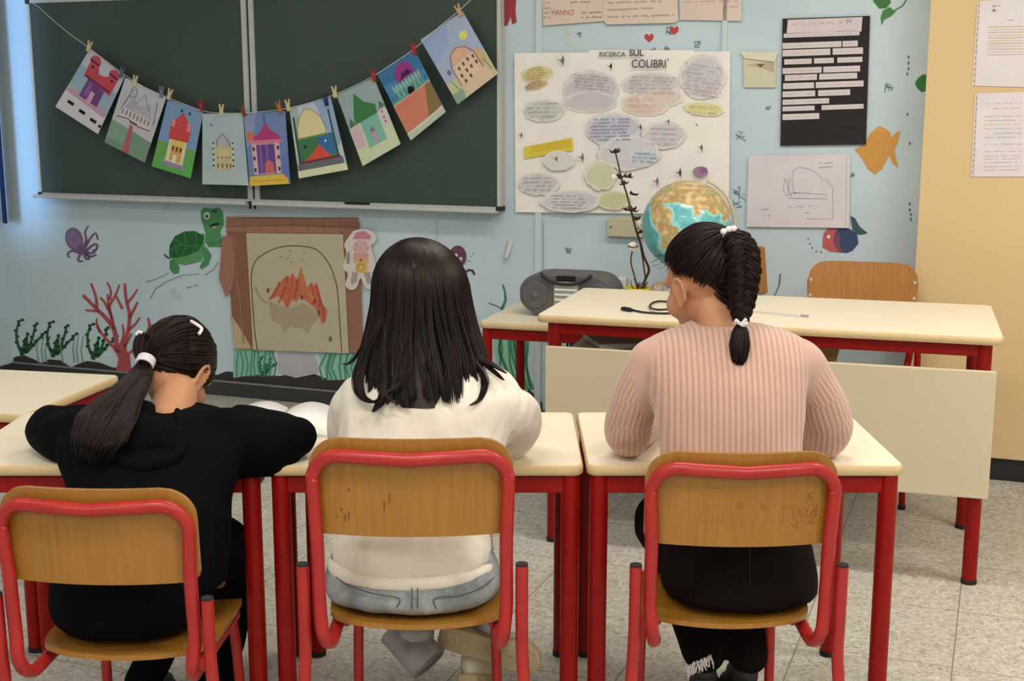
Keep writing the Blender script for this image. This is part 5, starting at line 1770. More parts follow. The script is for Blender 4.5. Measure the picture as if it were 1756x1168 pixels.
def face_parts(H, body, hm):
    R3 = H.to_3x3()
    for sx in (-1, 1):
        ey = MB().ell(H @ Vector((sx * .030, .070, .001)), (.0125, .0115, .0100), R3, 18, 12)
        eo = ey.build('eye', M['eye'], body, world=True)
        MB().ell(H @ Vector((sx * .030, .0775, .000)), (.0062, .0046, .0062), R3, 14, 10).build('iris', M['iris'], eo, world=True)
        pts = [H @ Vector((sx * x, y, z)) for x, y, z in ((.017, .081, .007), (.024, .084, .0095), (.032, .082, .0095), (.041, .074, .005))]
        MB().tube(smooth_path(pts, 3), .0013, 6).build('eyelash', M['iris'], body, world=True)
        pts = [H @ Vector((sx * x, y, z)) for x, y, z in ((.012, .083, .020), (.024, .085, .026), (.036, .080, .026), (.046, .069, .020))]
        MB().tube(smooth_path(pts, 3), .0028, 6).build('eyebrow', hm, body, world=True)
    MB().ell(H @ Vector((0, .0855, -.0595)), (.017, .0055, .0042), R3, 18, 10).build('lip', M['lips'], body, world=True)
    MB().ell(H @ Vector((0, .0840, -.0665)), (.015, .0060, .0045), R3, 18, 10).build('lip', M['lips'], body, world=True)


def add_hand(mb, wrist, direc, up, s=0.82, side=1, curl=0.5):
    """palm with four bent fingers and a thumb; direc = fingers' way, up = back of the hand"""
    f = Vector(direc).normalized()
    u = (Vector(up) - f * Vector(up).dot(f)).normalized()
    r = f.cross(u).normalized() * side            # towards the little finger... thumb on the other side
    w_ = Vector(wrist)
    def pt(a, b_, c_):
        return w_ + (f * a + r * b_ + u * c_) * s
    mb.tube([pt(0, 0, 0), pt(.03, 0, 0.002), pt(.06, 0, .003), pt(.085, 0, 0)], [.026 * s, .034 * s, .037 * s, .034 * s], 16, flat=0.42)
    for b_, ln, rr in ((-.028, .066, .0082), (-.0095, .075, .0086), (.0095, .069, .0082), (.027, .054, .0072)):
        a0 = pt(.078, b_, .003)
        pts = [a0]
        ang = 0.15
        d_ = ln / 3
        cur = Vector(a0)
        for q_ in range(3):
            ang += curl * (0.45 + 0.25 * q_)
            cur = cur + (f * cos(ang) - u * sin(ang) + r * (b_ * 1.2)) * d_ * s * (1.25 if q_ == 0 else 0.95)
            pts.append(cur.copy())
        limb(mb, [pts[0], pts[1], pts[2], pts[3]], [rr * s * 1.08, rr * s, rr * s * 0.93, rr * s * 0.8], 10, False)
    t0 = pt(.020, -.026, -.004); t1_ = pt(.045, -.050, -.012); t2_ = pt(.070, -.056, -.018); t3_ = pt(.090, -.050, -.024)
    limb(mb, [t0, t1_, t2_, t3_], [.012 * s, .0105 * s, .009 * s, .0075 * s], 10, False)


def strands(paths, radii, sides=4, flat=None):
    mb = MB()
    for p_, r_ in zip(paths, radii):
        mb.tube(p_, r_, sides, caps=False, flat=flat)
    return mb


def slerp(a, b, t):
    a = a.normalized(); b = b.normalized()
    d = max(-1, min(1, a.dot(b)))
    o = math.acos(d)
    if o < 1e-4: return a
    return (a * sin((1 - t) * o) + b * sin(t * o)) / sin(o)


def shoe(parent, H, mat=None, sole=None, L=0.23, name='shoe'):
    """local H frame: x across, y towards the toe, z up; heel at origin"""
    prof = []
    w0 = 0.5
    ys = [0, .02, .06, .10, .14, .175, .205, .225, .235]
    ws = [.022, .031, .034, .033, .037, .043, .040, .028, .010]
    k = L / 0.235
    right = [(ws[i] * k * 0.98, ys[i] * k) for i in range(len(ys))]
    left = [(-ws[i] * k, ys[i] * k) for i in range(len(ys))]
    loop = smooth_path([Vector((x, y, 0)) for x, y in right + left[::-1] + right[:1]], 3)[:-1]
    mb = MB()
    mb.prism([(p.x, p.y) for p in loop], 0.0, 0.022, H)
    mb2 = MB()
    H3 = H.to_3x3()
    def e_(c, r, rot=(0, 0, 0)):
        mb2.ell(H @ Vector(c), r, H3 @ Euler(rot).to_matrix(), 20, 14)
    e_((0, .17 * k, .030), (.041 * k, .058 * k, .030)); e_((0, .10 * k, .040), (.034 * k, .075 * k, .038)); e_((0, .045 * k, .045), (.033 * k, .046 * k, .046)); e_((0, .12 * k, .045), (.030, .05, .034), (0.4, 0, 0))
    s_ = fused(mb2, 0.005, name, mat or M['shoe'], parent, 4)
    so_ = mb.build('sole', sole or M['sole'], s_, world=True, bevel=0.004)
    # tread grooves on the underside
    gr = MB()
    for j in range(7):
        r0 = 0.008 + 0.0055 * j
        c = H @ Vector((0, .165 * k, 0)); 
        pts = [H @ Vector((r0 * 0.9 * cos(a_), .165 * k + r0 * 1.25 * sin(a_), -0.0005)) for a_ in np.linspace(0, 2 * PI, 25)]
        gr.tube(pts, 0.0011, 5, caps=False)
    for j in range(5):
        y_ = .02 * k + .018 * j
        gr.tube([H @ Vector((-.022, y_, -.0005)), H @ Vector((0, y_ + .008, -.0005)), H @ Vector((.022, y_, -.0005))], 0.0011, 5)
    gr.build('tread', M['boxbeige'] if mat is None else M['rubber'], s_, world=True)
    return s_


SH = random.Random(21)
DT = DESK_H + 0.002

# =====================================================  girl in the white sweater
g1 = thing('person', 'girl with long loose black hair, white sweatshirt and washed jeans, in the middle', 'person', (-0.19, 2.62, 0))
X1 = P(708, 1000, 2.6).x
rg = [(Vector((X1, 2.592, .495)), .152, .118), (Vector((X1, 2.590, .507)), .168, .134), (Vector((X1, 2.590, .540)), .168, .137), (Vector((X1, 2.598, .60)), .156, .128), ring(712, 880, 135, 2.61, .118), ring(718, 800, 142, 2.635, .112), ring(730, 730, 150, 2.660, .108), ring(737, 680, 158, 2.675, .098), ring(740, 645, 140, 2.690, .078), ring(740, 622, 95, 2.70, .060), ring(738, 600, 52, 2.71, .046)]
sw = MB()
loft(sw, rg)
shL, shR = P(616, 700, 2.69), P(868, 705, 2.69)
elL = Vector((P(602, 770, 2.80).x, 2.80, DT + .048)); elR = Vector((P(874, 770, 2.82).x, 2.82, DT + .048))
wrL, wrR = Vector((-0.27, 3.02, DT + .036)), Vector((-0.10, 3.02, DT + .036))
limb(sw, [shL, (shL + elL) / 2 + Vector((-.012, 0, .0)), elL], [.058, .057, .050])
limb(sw, [shR, (shR + elR) / 2 + Vector((.020, 0, .006)), elR], [.060, .060, .054])
limb(sw, [elL, (elL + wrL) / 2, wrL], [.049, .043, .034])
limb(sw, [elR, (elR + wrR) / 2, wrR], [.050, .043, .034])
def wrinkle(amp, sc, seed=0, st=(1, 1, 1)):
    def f(co):
        out = co.copy()
        off = Vector((seed * 3.7, seed * 1.3, 0))
        for i in range(len(co)):
            p = Vector(co[i])
            q_ = Vector((p.x * sc * st[0], p.y * sc * st[1], p.z * sc * st[2])) + off
            n_ = noise.noise_vector(q_)
            out[i] = co[i] + np.array(n_) * amp
        return out
    return f
sweater1 = fused(sw, 0.0085, 'sweater', M['white_cloth'], g1, 5, lambda co: wrinkle(0.0035, 42, 5, (1, 1, .5))(wrinkle(0.009, 18, 1, (1, 1, .6))(co)))
# ribbed hem band
hb = MB(); loft(hb, [(Vector((X1, 2.590, .480)), .166, .134), (Vector((X1, 2.590, .485)), .177, .141), (Vector((X1, 2.589, .502)), .177, .141), (Vector((X1, 2.590, .512)), .168, .132)])
fused(hb, 0.007, 'hem_band', M['white_cloth'], sweater1, 3)
# jeans
jn = MB()
hipc = P(708, 1000, 2.575)
loft(jn, [(Vector((hipc.x, 2.582, 0.428)), .152, .112), (Vector((hipc.x, 2.578, 0.438)), .178, .138), (Vector((hipc.x, 2.576, 0.463)), .186, .143), (Vector((hipc.x, 2.585, 0.492)), .180, .130), (Vector((hipc.x, 2.60, 0.535)), .160, .108)])
hx = hipc.x
limb(jn, [Vector((hx - .085, 2.64, .515)), Vector((hx - .095, 2.80, .515)), Vector((hx - .085, 2.97, .500))], [.078, .070, .058])
limb(jn, [Vector((hx + .085, 2.64, .515)), Vector((hx + .10, 2.80, .515)), Vector((hx + .10, 2.97, .500))], [.078, .070, .058])
ankL = P(722, 1122, 2.755); ankR = P(742, 1088, 2.86)
limb(jn, [Vector((hx - .085, 2.98, .49)), Vector((hx - .06, 2.92, .36)), ankL + Vector((-.02, .02, .04))], [.058, .055, .050])
limb(jn, [Vector((hx + .10, 2.98, .49)), Vector((hx + .11, 2.94, .40)), P(835, 1080, 2.84)], [.058, .054, .048])
jeans = fused(jn, 0.008, 'jeans', M['denim'], g1, 4, wrinkle(0.004, 20, 2))
# seams, pockets drawn as thin raised stitching on the seat of the jeans
def on_back(px, py, cx_=hx, cy_=2.577, rx=.184, ry=.141, off=0.004, e=2.3):
    d = ray(px, py); o_ = Vector((0, 0, CAM_H))
    lo = None
    for k in range(400):
        t = 2.3 + k * 0.0015
        p = o_ + d * t
        if (abs((p.x - cx_) / (rx + off)) ** e + abs((p.y - cy_) / (ry + off)) ** e) < 1 or p.z < .38:
            return p
    return o_ + d * 2.5
st_ = MB()
st_.tube([on_back(706, y) for y in range(1008, 1046, 6)], .0013, 5); st_.tube([on_back(716, y) for y in range(1008, 1046, 6)], .0013, 5)
st_.build('centre_seam', M['denim_seam'], jeans, world=True)
for pts in ([(576, 990), (596, 1003), (640, 1018), (684, 1026), (680, 1042)], [(748, 1044), (746, 1026), (790, 1021), (825, 1008), (848, 990)]):
    pp = [(p.x, p.y) for p in smooth_path([Vector((x, y, 0)) for x, y in pts], 4)]
    MB().tube([on_back(x, y) for x, y in pp], .0014, 5).build('pocket_seam', M['denim_seam'], jeans, world=True)
# turned up cuffs
cf = MB(); a0, a1_ = P(678, 1078, 2.79), P(736, 1138, 2.74)
cf.tube([a0, (a0 + a1_) / 2, a1_, a1_, a0], [.048, .051, .053, .046, .043], 24, caps=False, flat=0.8)
cuff = cf.build('cuff', M['denim_cuff'], jeans, world=True)
ax_ = (a1_ - a0).normalized()
MB().ell(a1_ - ax_ * .012, (.045, .038, .002), ax_.to_track_quat('Z', 'Y').to_matrix(), 20, 8).build('cuff_inner_shade', M['denim_seam'], jeans, world=True)  # dark disc standing in for the shade inside the cuff opening
# body: head, neck, core, arms, hands, legs
H1 = head_matrix(P(718, 500, 2.78), math.radians(-4), math.radians(14), 0, 1.0)
b1 = MB()
add_head(b1, H1)
limb(b1, [H1 @ Vector((0, -.02, -.06)), P(738, 610, 2.72), P(738, 660, 2.69)], [.046, .044, .05])
loft(b1, [(Vector((r[0].x, r[0].y, r[0].z)), r[1] * .86, r[2] * .84) for r in rg[1:9]])
for sh_, el_, wr_ in ((shL, elL, wrL), (shR, elR, wrR)):
    limb(b1, [sh_, el_], [.045, .038], smooth=False); limb(b1, [el_, wr_], [.036, .024], smooth=False)
limb(b1, [wrL, wrL + Vector((.03, .05, -.002))], [.024, .022], smooth=False); limb(b1, [wrR, wrR + Vector((-.02, .05, -.002))], [.024, .022], smooth=False)
add_hand(b1, wrL + Vector((.03, .05, -.004)), (.5, 1, -.12), (0, 0, 1), .80, -1, .5)
add_hand(b1, wrR + Vector((-.02, .05, -.004)), (-.35, 1, -.12), (0, 0, 1), .80, 1, .5)
limb(b1, [Vector((hx - .085, 2.64, .515)), Vector((hx - .085, 2.96, .49)), Vector((hx - .06, 2.92, .36)), ankL + Vector((.0, .02, .03))], [.055, .042, .036, .018])
limb(b1, [Vector((hx + .085, 2.64, .515)), Vector((hx + .10, 2.96, .49)), Vector((hx + .11, 2.94, .39)), P(835, 1085, 2.84)], [.055, .042, .04, .030])
body1 = fused(b1, 0.0045, 'body', M['skin'], g1, 3)
face_parts(H1, body1, M['hair_black'])
# shoes
def frame_to(o_, ydir, zdir):
    y_ = Vector(ydir).normalized(); z_ = (Vector(zdir) - y_ * Vector(zdir).dot(y_)).normalized(); x_ = y_.cross(z_)
    return Matrix(((x_.x, y_.x, z_.x, o_.x), (x_.y, y_.y, z_.y, o_.y), (x_.z, y_.z, z_.z, o_.z), (0, 0, 0, 1)))
heel, toe = P(752, 1092, 2.80), P(925, 1140, 2.76)
shoe(g1, frame_to(heel, toe - heel, Vector((.05, 1.0, .25))), L=(toe - heel).length)
heel2 = P(800, 1172, 2.79)
limb(jn, [ankL, heel2 + Vector((-.01, .03, .03))], [.034, .030], smooth=False)
shoe(g1, frame_to(heel2, Vector((.25, .85, -.40)), Vector((.1, .5, .8))), L=0.21)
# hair
hrows = [(408.5 + 92 * t_, 715 + 7 * t_, 83 * math.sqrt(1 - (1 - t_) ** 2) + .5, 2.766 - .008 * t_, .108 * math.sqrt(1 - (1 - t_) ** 2) + .001) for t_ in (0, .012, .04, .085, .15, .24, .36, .5, .66, .82, 1)]
hrows += [(520, 723, 85, 2.752, .108), (560, 724, 92, 2.735, .102), (600, 726, 102, 2.715, .100), (640, 728, 108, 2.70, .112), (675, 732, 108, 2.69, .132), (700, 735, 102, 2.685, .138)]
hp = [P(r[1], r[0], r[3]) for r in hrows]
hz = [p.z for p in hp]
def hair_shape(z):
    z = max(min(z, hz[0]), hz[-1])
    for i in range(len(hz) - 1):
        if hz[i] >= z >= hz[i + 1]:
            t = (hz[i] - z) / (hz[i] - hz[i + 1])
            r0, r1 = hrows[i], hrows[i + 1]
            L_ = lambda a, b_: a + (b_ - a) * t
            px = L_(r0[1], r1[1]); y = L_(r0[3], r1[3]); py = L_(r0[0], r1[0])
            return P(px, py, y).x, y, L_(r0[2], r1[2]) * S(py, y), L_(r0[4], r1[4])
    r = hrows[-1]
    return P(r[1], r[0], r[3]).x, r[3], r[2] * S(r[0], r[3]), r[4]
def loose_strand(phi, k, zend, rnd, curl=0.0, n=22, clump=None):
    pts = []
    ph0 = phi
    z0 = hz[0] - 0.0005
    tb_ = rnd.random() ** 2 * .35
    cl_ = clump
    for i in range(n):
        t = tb_ + (1 - tb_) * i / (n - 1)
        z = z0 + (zend - z0) * (t ** 1.9)
        cx_, cy_, rx_, ry_ = hair_shape(z)
        low = max(0, (t - .5) / .5)
        kk = k + low * cl_[0] * 0.07
        ph = ph0 + low * cl_[1] * 0.07 + 0.06 * low * sin(cl_[2] + 6 * t) + 0.07 * low * sin(3.0 * phi + 7 * t) + curl * low * low
        pts.append(Vector((cx_ + rx_ * kk * sin(ph), cy_ - ry_ * kk * cos(ph), z)))
    return pts
clumps = [[SH.uniform(-PI * .74, PI * .74), SH.uniform(-1, 1), SH.uniform(-1, 1), SH.uniform(0, 6), SH.uniform(-14, 10)] for _ in range(70)]
paths, radii = [], []
zb0 = P(735, 692, 2.555).z
for i in range(3400):
    phi = SH.uniform(-PI * .74, PI * .74) if SH.random() < .55 else SH.uniform(-PI * .42, PI * .42)
    if i % 8 == 0:
        phi = SH.choice((-1, 1)) * SH.uniform(PI * .70, PI)
    c_ = min(clumps, key=lambda q_: abs(q_[0] - phi))
    phi2 = phi
    kk = 1.0 - abs(SH.gauss(0, .07))
    ze = zb0 + 0.0008 * c_[4] + SH.uniform(0, .014) + (0.025 * (abs(phi) - 1.0) if abs(phi) > 1.0 else 0)
    if abs(phi) > PI * .74: ze = hz[8] + SH.uniform(-.01, .02)
    p_ = loose_strand(phi2, kk + 0.012, ze, SH, clump=[c_[1] + SH.uniform(-.45, .45), c_[2] * 1.0 + (c_[0] - phi) * 1.0, c_[3] + SH.uniform(-.2, .2)])
    paths.append(p_); radii.append([.0014 if SH.random() < .6 else .0019] * (len(p_) - 3) + [.0012, .0008, .0003])
def px_lock(pts, y0, y1, n, rad, spread, rnd):
    """a separate lock of hair traced along photo points"""
    base = smooth_path([P(x, y, y0 + (y1 - y0) * k / (len(pts) - 1)) for k, (x, y) in enumerate(pts)], 5)
    for _ in range(n):
        a_, r_ = rnd.uniform(0, 2 * PI), rnd.uniform(0, spread)
        ph_ = rnd.uniform(0, 6)
        q_ = []
        for j, b_ in enumerate(base):
            t = j / (len(base) - 1)
            w_ = r_ * (0.5 + 0.9 * sin(PI * min(1, t * 1.1)) if t < .95 else .4)
            q_.append(b_ + Vector((cos(a_ + t) * w_, sin(a_ + t) * w_ * .6, sin(ph_ + 3 * t) * w_ * .3)))
        paths.append(q_); radii.append([rad] * (len(q_) - 2) + [rad * .6, rad * .25])
lk = random.Random(5)
px_lock([(650, 560), (628, 600), (616, 635), (614, 662), (622, 682), (640, 690), (652, 684)], 2.66, 2.545, 60, .0013, .009, lk)
px_lock([(662, 560), (660, 610), (664, 650), (658, 680), (648, 697), (640, 706)], 2.65, 2.548, 60, .0013, .009, lk)
px_lock([(690, 590), (684, 630), (676, 660), (670, 680), (664, 694)], 2.62, 2.548, 26, .0012, .006, lk)
px_lock([(700, 620), (690, 650), (680, 664), (664, 672), (664, 680), (680, 694)], 2.58, 2.545, 16, .0011, .003, lk)
px_lock([(810, 610), (828, 640), (832, 662), (824, 684), (806, 695)], 2.66, 2.57, 34, .0012, .007, lk)
px_lock([(800, 590), (822, 612), (846, 626), (868, 640)], 2.70, 2.62, 26, .0013, .006, lk)
px_lock([(806, 600), (826, 620), (850, 640), (864, 652)], 2.69, 2.61, 18, .0012, .005, lk)
px_lock([(812, 616), (830, 636), (838, 660)], 2.66, 2.59, 8, .0010, .004, lk)
px_lock([(640, 560), (618, 600), (600, 622), (586, 624)], 2.76, 2.74, 10, .0010, .004, lk)
base = MB()
ring_n = 40
vs = []
for r, p in zip(hrows, hp):
    for j in range(ring_n + 1):
        ph = -PI * .73 + 2 * PI * .73 * j / ring_n
        kk = .93 if r[0] < 660 else .90
        vs.append(Vector((p.x + r[2] * S(r[0], r[3]) * kk * sin(ph), r[3] - r[4] * kk * cos(ph), p.z - 0.004)))
base.add(vs, [(i * (ring_n + 1) + j, (i + 1) * (ring_n + 1) + j, (i + 1) * (ring_n + 1) + j + 1, i * (ring_n + 1) + j + 1) for i in range(len(hrows) - 2) for j in range(ring_n)])
topc = len(base.v)
vs = []
for r, p in list(zip(hrows, hp))[:9]:
    for j in range(25):
        ph = PI * .72 + 2 * PI * .28 * j / 24
        vs.append(Vector((p.x + r[2] * S(r[0], r[3]) * .93 * sin(ph), r[3] - r[4] * .93 * cos(ph), p.z - 0.004)))
base.add(vs, [(i * 25 + j, (i + 1) * 25 + j, (i + 1) * 25 + j + 1, i * 25 + j + 1) for i in range(8) for j in range(24)])
base.ell((hp[5].x, 2.764, hp[8].z), (.085 * .93, .100, hp[0].z - hp[8].z - .004), None, 24, 16)
hm = strands(paths, radii)
hm.add(base.v, base.f)
hair1 = hm.build('hair', M['hair_black'], g1, world=True)

# =====================================================  girl in pink
g3 = thing('person', 'girl in a pink ribbed sweater with a thick braid, on the right', 'person', (0.45, 2.64, 0))
rg3 = [ring(1257, 880, 124, 2.640, .112), ring(1256, 820, 122, 2.645, .112), ring(1252, 760, 124, 2.660, .112), ring(1248, 700, 130, 2.675, .112), ring(1246, 650, 138, 2.690, .106), ring(1244, 610, 146, 2.705, .094), ring(1244, 582, 134, 2.715, .078), ring(1244, 565, 98, 2.72, .062), ring(1240, 556, 64, 2.725, .052)]
sw = MB()
loft(sw, rg3)
S3L, S3R = P(1122, 618, 2.715), P(1368, 620, 2.715)
E3L = Vector((P(1078, 768, 2.80).x, 2.815, DT + .052)); E3R = Vector((P(1418, 768, 2.80).x, 2.815, DT + .052))
W3L, W3R = Vector((0.36, 3.05, DT + .034)), Vector((0.58, 3.03, DT + .034))
armsP = [([S3L, P(1094, 672, 2.745), P(1078, 725, 2.785), E3L], [.052, .052, .055, .054]), ([E3L, (E3L + W3L) / 2, W3L], [.053, .043, .033]),
         ([S3R, P(1402, 672, 2.745), P(1418, 725, 2.785), E3R], [.052, .052, .056, .055]), ([E3R, (E3R + W3R) / 2, W3R], [.054, .043, .033])]
for pts, rs_ in armsP:
    limb(sw, pts, rs_)
def rib_attr(co):
    out = np.empty(len(co))
    cxr = rg3[3][0].x
    segs = []
    for pts, rs_ in armsP:
        for i in range(len(pts) - 1):
            segs.append((np.array(pts[i]), np.array(pts[i + 1]), rs_[i], pts[0] is S3R or pts[0] is E3R))
    best = np.full(len(co), 1e9); val = np.zeros(len(co))
    for a_, b_, r_, right in segs:
        ab = b_ - a_; L2 = ab.dot(ab)
        t = np.clip(((co - a_) @ ab) / L2, 0, 1)
        cl_ = a_ + t[:, None] * ab
        d = np.linalg.norm(co - cl_, axis=1)
        axn = ab / math.sqrt(L2)
        ref = np.array([0, 1.0, 0]); ref = ref - axn * ref.dot(axn)
        if np.linalg.norm(ref) < .3:
            ref = np.array([0, 0, 1.0]); ref = ref - axn * ref.dot(axn)
        ref /= np.linalg.norm(ref); oth = np.cross(axn, ref)
        v = co - cl_
        ang = np.arctan2(v @ oth, -(v @ ref))
        rel = d - r_
        mk = rel < best
        best[mk] = rel[mk]; val[mk] = (ang * 0.054)[mk]
    # torso distance
    cz = np.array([r[0].z for r in rg3]); o_ = np.argsort(cz)
    cxs = np.interp(co[:, 2], cz[o_], np.array([r[0].x for r in rg3])[o_]); cys = np.interp(co[:, 2], cz[o_], np.array([r[0].y for r in rg3])[o_])
    rx = np.interp(co[:, 2], cz[o_], np.array([r[1] for r in rg3])[o_]); ry = np.interp(co[:, 2], cz[o_], np.array([r[2] for r in rg3])[o_])
    q_ = np.sqrt(((co[:, 0] - cxs) / rx) ** 2 + ((co[:, 1] - cys) / ry) ** 2)
    dt_ = (q_ - 1) * np.minimum(rx, ry)
    arm = best < dt_ - 0.006
    out = np.where(arm, val, co[:, 0])
    fade = np.clip((np.abs(best - (dt_ - 0.006)) - .007) / .010, 0, 1)
    return out, fade
sweater3 = fused(sw, 0.0062, 'sweater', M['knit'], g3, 5, wrinkle(0.004, 14, 4), attr=rib_attr)
# collar
cl3 = P(1238, 556, 2.725)
cb_ = MB()
pts = [cl3 + Vector((.080 * cos(a_), .060 * sin(a_) + .0, .0 + .012 * sin(a_) - .012)) for a_ in np.linspace(0, 2 * PI, 41)[:-1]]
cb_.tube(pts, .0058, 8, closed=True)
cb_.build('collar', M['knit'], sweater3, world=True)
# trousers
t3 = MB()
hc = P(1272, 980, 2.62)
hx3 = hc.x
SE = 0.40
loft(t3, [(Vector((hx3, 2.650, SE + .004)), .150, .110), (Vector((hx3, 2.645, SE + .018)), .168, .128), (Vector((hx3 - .002, 2.650, SE + .08)), .166, .122), (Vector((hx3 - .004, 2.655, SE + .13)), .156, .114), (Vector((hx3 - .006, 2.66, SE + .18)), .145, .108)])
limb(t3, [Vector((hx3 - .095, 2.70, SE + .075)), Vector((hx3 - .14, 2.86, SE + .085)), Vector((hx3 - .115, 3.02, SE + .065))], [.078, .070, .058])
limb(t3, [Vector((hx3 + .085, 2.70, SE + .075)), Vector((hx3 + .09, 2.86, SE + .080)), Vector((hx3 + .08, 3.02, SE + .065))], [.078, .070, .058])
aL, aR = P(1208, 1118, 2.82), P(1282, 1120, 2.83)
limb(t3, [Vector((hx3 - .115, 3.03, SE + .055)), Vector((hx3 - .09, 2.96, .34)), aL + Vector((0, 0, .0))], [.058, .060, .052])
limb(t3, [Vector((hx3 + .08, 3.03, SE + .055)), Vector((hx3 + .05, 2.96, .34)), aR + Vector((0, 0, .0))], [.058, .062, .050])
tr3 = fused(t3, 0.008, 'trousers', M['dark_denim'], g3, 4, wrinkle(0.004, 18, 6))
def ob3(px, py):
    return on_back(px, py, hx3 - .002, 2.650, .166, .122)
MB().tube([ob3(1286, y) for y in range(925, 1032, 8)], .0008, 5).build('centre_seam', M['rubber'], tr3, world=True)
# frayed hem
fr3 = MB()
for k in range(46):
    t = k / 45
    x0, y0 = 1176 + 44 * t, 1150 - 20 * t + lk.uniform(-3, 3)
    p0 = P(x0, y0 - 6, 2.765); p1 = P(x0 + lk.uniform(-5, 5), y0 + lk.uniform(4, 16), 2.76)
    fr3.tube([p0, (p0 + p1) / 2 + Vector((lk.uniform(-.003, .003), 0, 0)), p1], .0011, 4)
fr3.build('frayed_hem', M['elastic'], tr3, world=True)
# body
H3 = head_matrix(P(1207, 483, 2.80), math.radians(31), math.radians(20), math.radians(0), 1.03)
b3 = MB()
add_head(b3, H3)
limb(b3, [H3 @ Vector((0, -.015, -.055)), P(1232, 548, 2.745), P(1242, 600, 2.71)], [.050, .047, .052])
loft(b3, [(Vector((r[0].x, r[0].y, r[0].z)), r[1] * .86, r[2] * .84) for r in rg3[1:8]])
for sh_, el_, wr_ in ((S3L, E3L, W3L), (S3R, E3R, W3R)):
    limb(b3, [sh_, el_], [.040, .036], smooth=False); limb(b3, [el_, wr_], [.036, .024], smooth=False)
limb(b3, [W3L, W3L + Vector((.02, .05, -.002))], [.024, .022], smooth=False); limb(b3, [W3R, W3R + Vector((-.03, .05, -.002))], [.024, .022], smooth=False)
add_hand(b3, W3L + Vector((.02, .05, -.004)), (.3, 1, -.12), (0, 0, 1), .80, -1, .5)
add_hand(b3, W3R + Vector((-.03, .05, -.004)), (-.4, 1, -.12), (0, 0, 1), .80, 1, .5)
limb(b3, [Vector((hx3 - .095, 2.70, SE + .075)), Vector((hx3 - .115, 3.01, SE + .055)), Vector((hx3 - .09, 2.96, .34)), aL], [.055, .042, .04, .030])
limb(b3, [Vector((hx3 + .085, 2.70, SE + .075)), Vector((hx3 + .08, 3.01, SE + .055)), Vector((hx3 + .05, 2.96, .34)), aR], [.055, .042, .04, .030])
body3 = fused(b3, 0.0045, 'body', M['skin'], g3, 3)
face_parts(H3, body3, M['hair_brown'])
hl = Vector((aL.x - .005, aL.y - .045, .115)); hr_ = Vector((aR.x + .0, aR.y - .045, .105))
shoe(g3, frame_to(hl, Vector((.15, .85, -.50)), Vector((0, .5, .85))), M['shoe_dark'], M['shoe_dark'], .22)
shoe(g3, frame_to(hr_, Vector((-.05, .87, -.46)), Vector((0, .5, .85))), M['shoe_dark'], M['shoe_dark'], .22)


def pulled_hair(H, tie_local, rnd, n, hm_, rad=.0013, rx=(.0795, .0965, .0925), cen=(0, -.012, .022), puff=.0, hairline=None):
    """strands from the hairline over the skull to the tie, in head space; plus a skull cap"""
    c = Vector(cen)
    tie = Vector(tie_local) - c
    tdir = Vector((tie.x / rx[0], tie.y / rx[1], tie.z / rx[2])).normalized()
    paths_, radii_ = [], []
    def surf(d, k):
        return H @ (c + Vector((d.x * rx[0], d.y * rx[1], d.z * rx[2])) * k)
    for i in range(n):
        # start on the hairline: ring around the face and nape
        a_ = rnd.uniform(0, 2 * PI)
        st = hairline(a_)
        if rnd.random() < .55:
            st = slerp(Vector((.05, .15, 1)), st, rnd.random() ** .6)
        st = (st + Vector((rnd.gauss(0, .05), rnd.gauss(0, .05), rnd.gauss(0, .05)))).normalized()
        f0 = rnd.choice((0, 0, rnd.uniform(0, .7)))
        if f0: st = slerp(st, tdir, f0)
        k = 1.0 + rnd.gauss(0, .012) + .014 * sin(21 * a_) + .008 * sin(47 * a_ + 1) + puff * rnd.random()
        pts = []
        wob = rnd.uniform(0, 6); wa = rnd.uniform(0, .035)
        m_ = 14
        side = st.cross(tdir)
        if side.length > 1e-4: side.normalize()
        for j in range(m_):
            t = j / (m_ - 1)
            d = slerp(st, tdir, t)
            d = (d + side * wa * sin(wob + 5 * t) * sin(PI * t)).normalized()
            kk = k * (0.972 + 0.028 * sin(min(1, t * 4) * PI / 2))
            pts.append(surf(d, kk))
        rad_ = rad * rnd.uniform(.7, 1.5)
        paths_.append(pts); radii_.append([rad_ * .3] + [rad_] * (m_ - 2) + [rad_ * .8])
    return paths_, radii_, surf


def skull_cap(H, hairtest, rx, cen, k=.985):
    c = Vector(cen)
    mb_ = MB()
    nu, nv = 56, 40
    vs = []; ok = []
    for i in range(nv + 1):
        ph = PI * i / nv
        for j in range(nu):
            a_ = 2 * PI * j / nu
            d = Vector((sin(ph) * cos(a_), sin(ph) * sin(a_), cos(ph)))
            vs.append(H @ (c + Vector((d.x * rx[0], d.y * rx[1], d.z * rx[2])) * k)); ok.append(hairtest(d))
    fs = []
    for i in range(nv):
        for j in range(nu):
            f = (i * nu + j, (i + 1) * nu + j, (i + 1) * nu + (j + 1) % nu, i * nu + (j + 1) % nu)
            if all(ok[q_] for q_ in f): fs.append(f)
    mb_.add(vs, fs)
    return mb_

# hairline in head directions: y forward, z up.  skull where hair grows: above/behind a slanted plane, off the ears
def hair_ok(d):
    # front limit on the forehead, sides behind the ears, nape below
    if d.y > 0.0:
        return d.z > 0.34 + 0.16 * d.y - 1.0 * max(0, (0.48 - d.y))
    return d.z > -0.10 + 0.0 * d.y - 0.50 * min(1, max(0, -d.y - .15) / .5)
def hairline_f(a_):
    # boundary directions, found by marching from the crown downwards at azimuth a_
    lo_, hi_ = 0.0, PI
    base_d = lambda ph: Vector((sin(ph) * cos(a_), sin(ph) * sin(a_), cos(ph)))
    ph = 0.05
    while ph < PI * .95 and hair_ok(base_d(ph)):
        ph += 0.04
    return base_d(ph - 0.04)

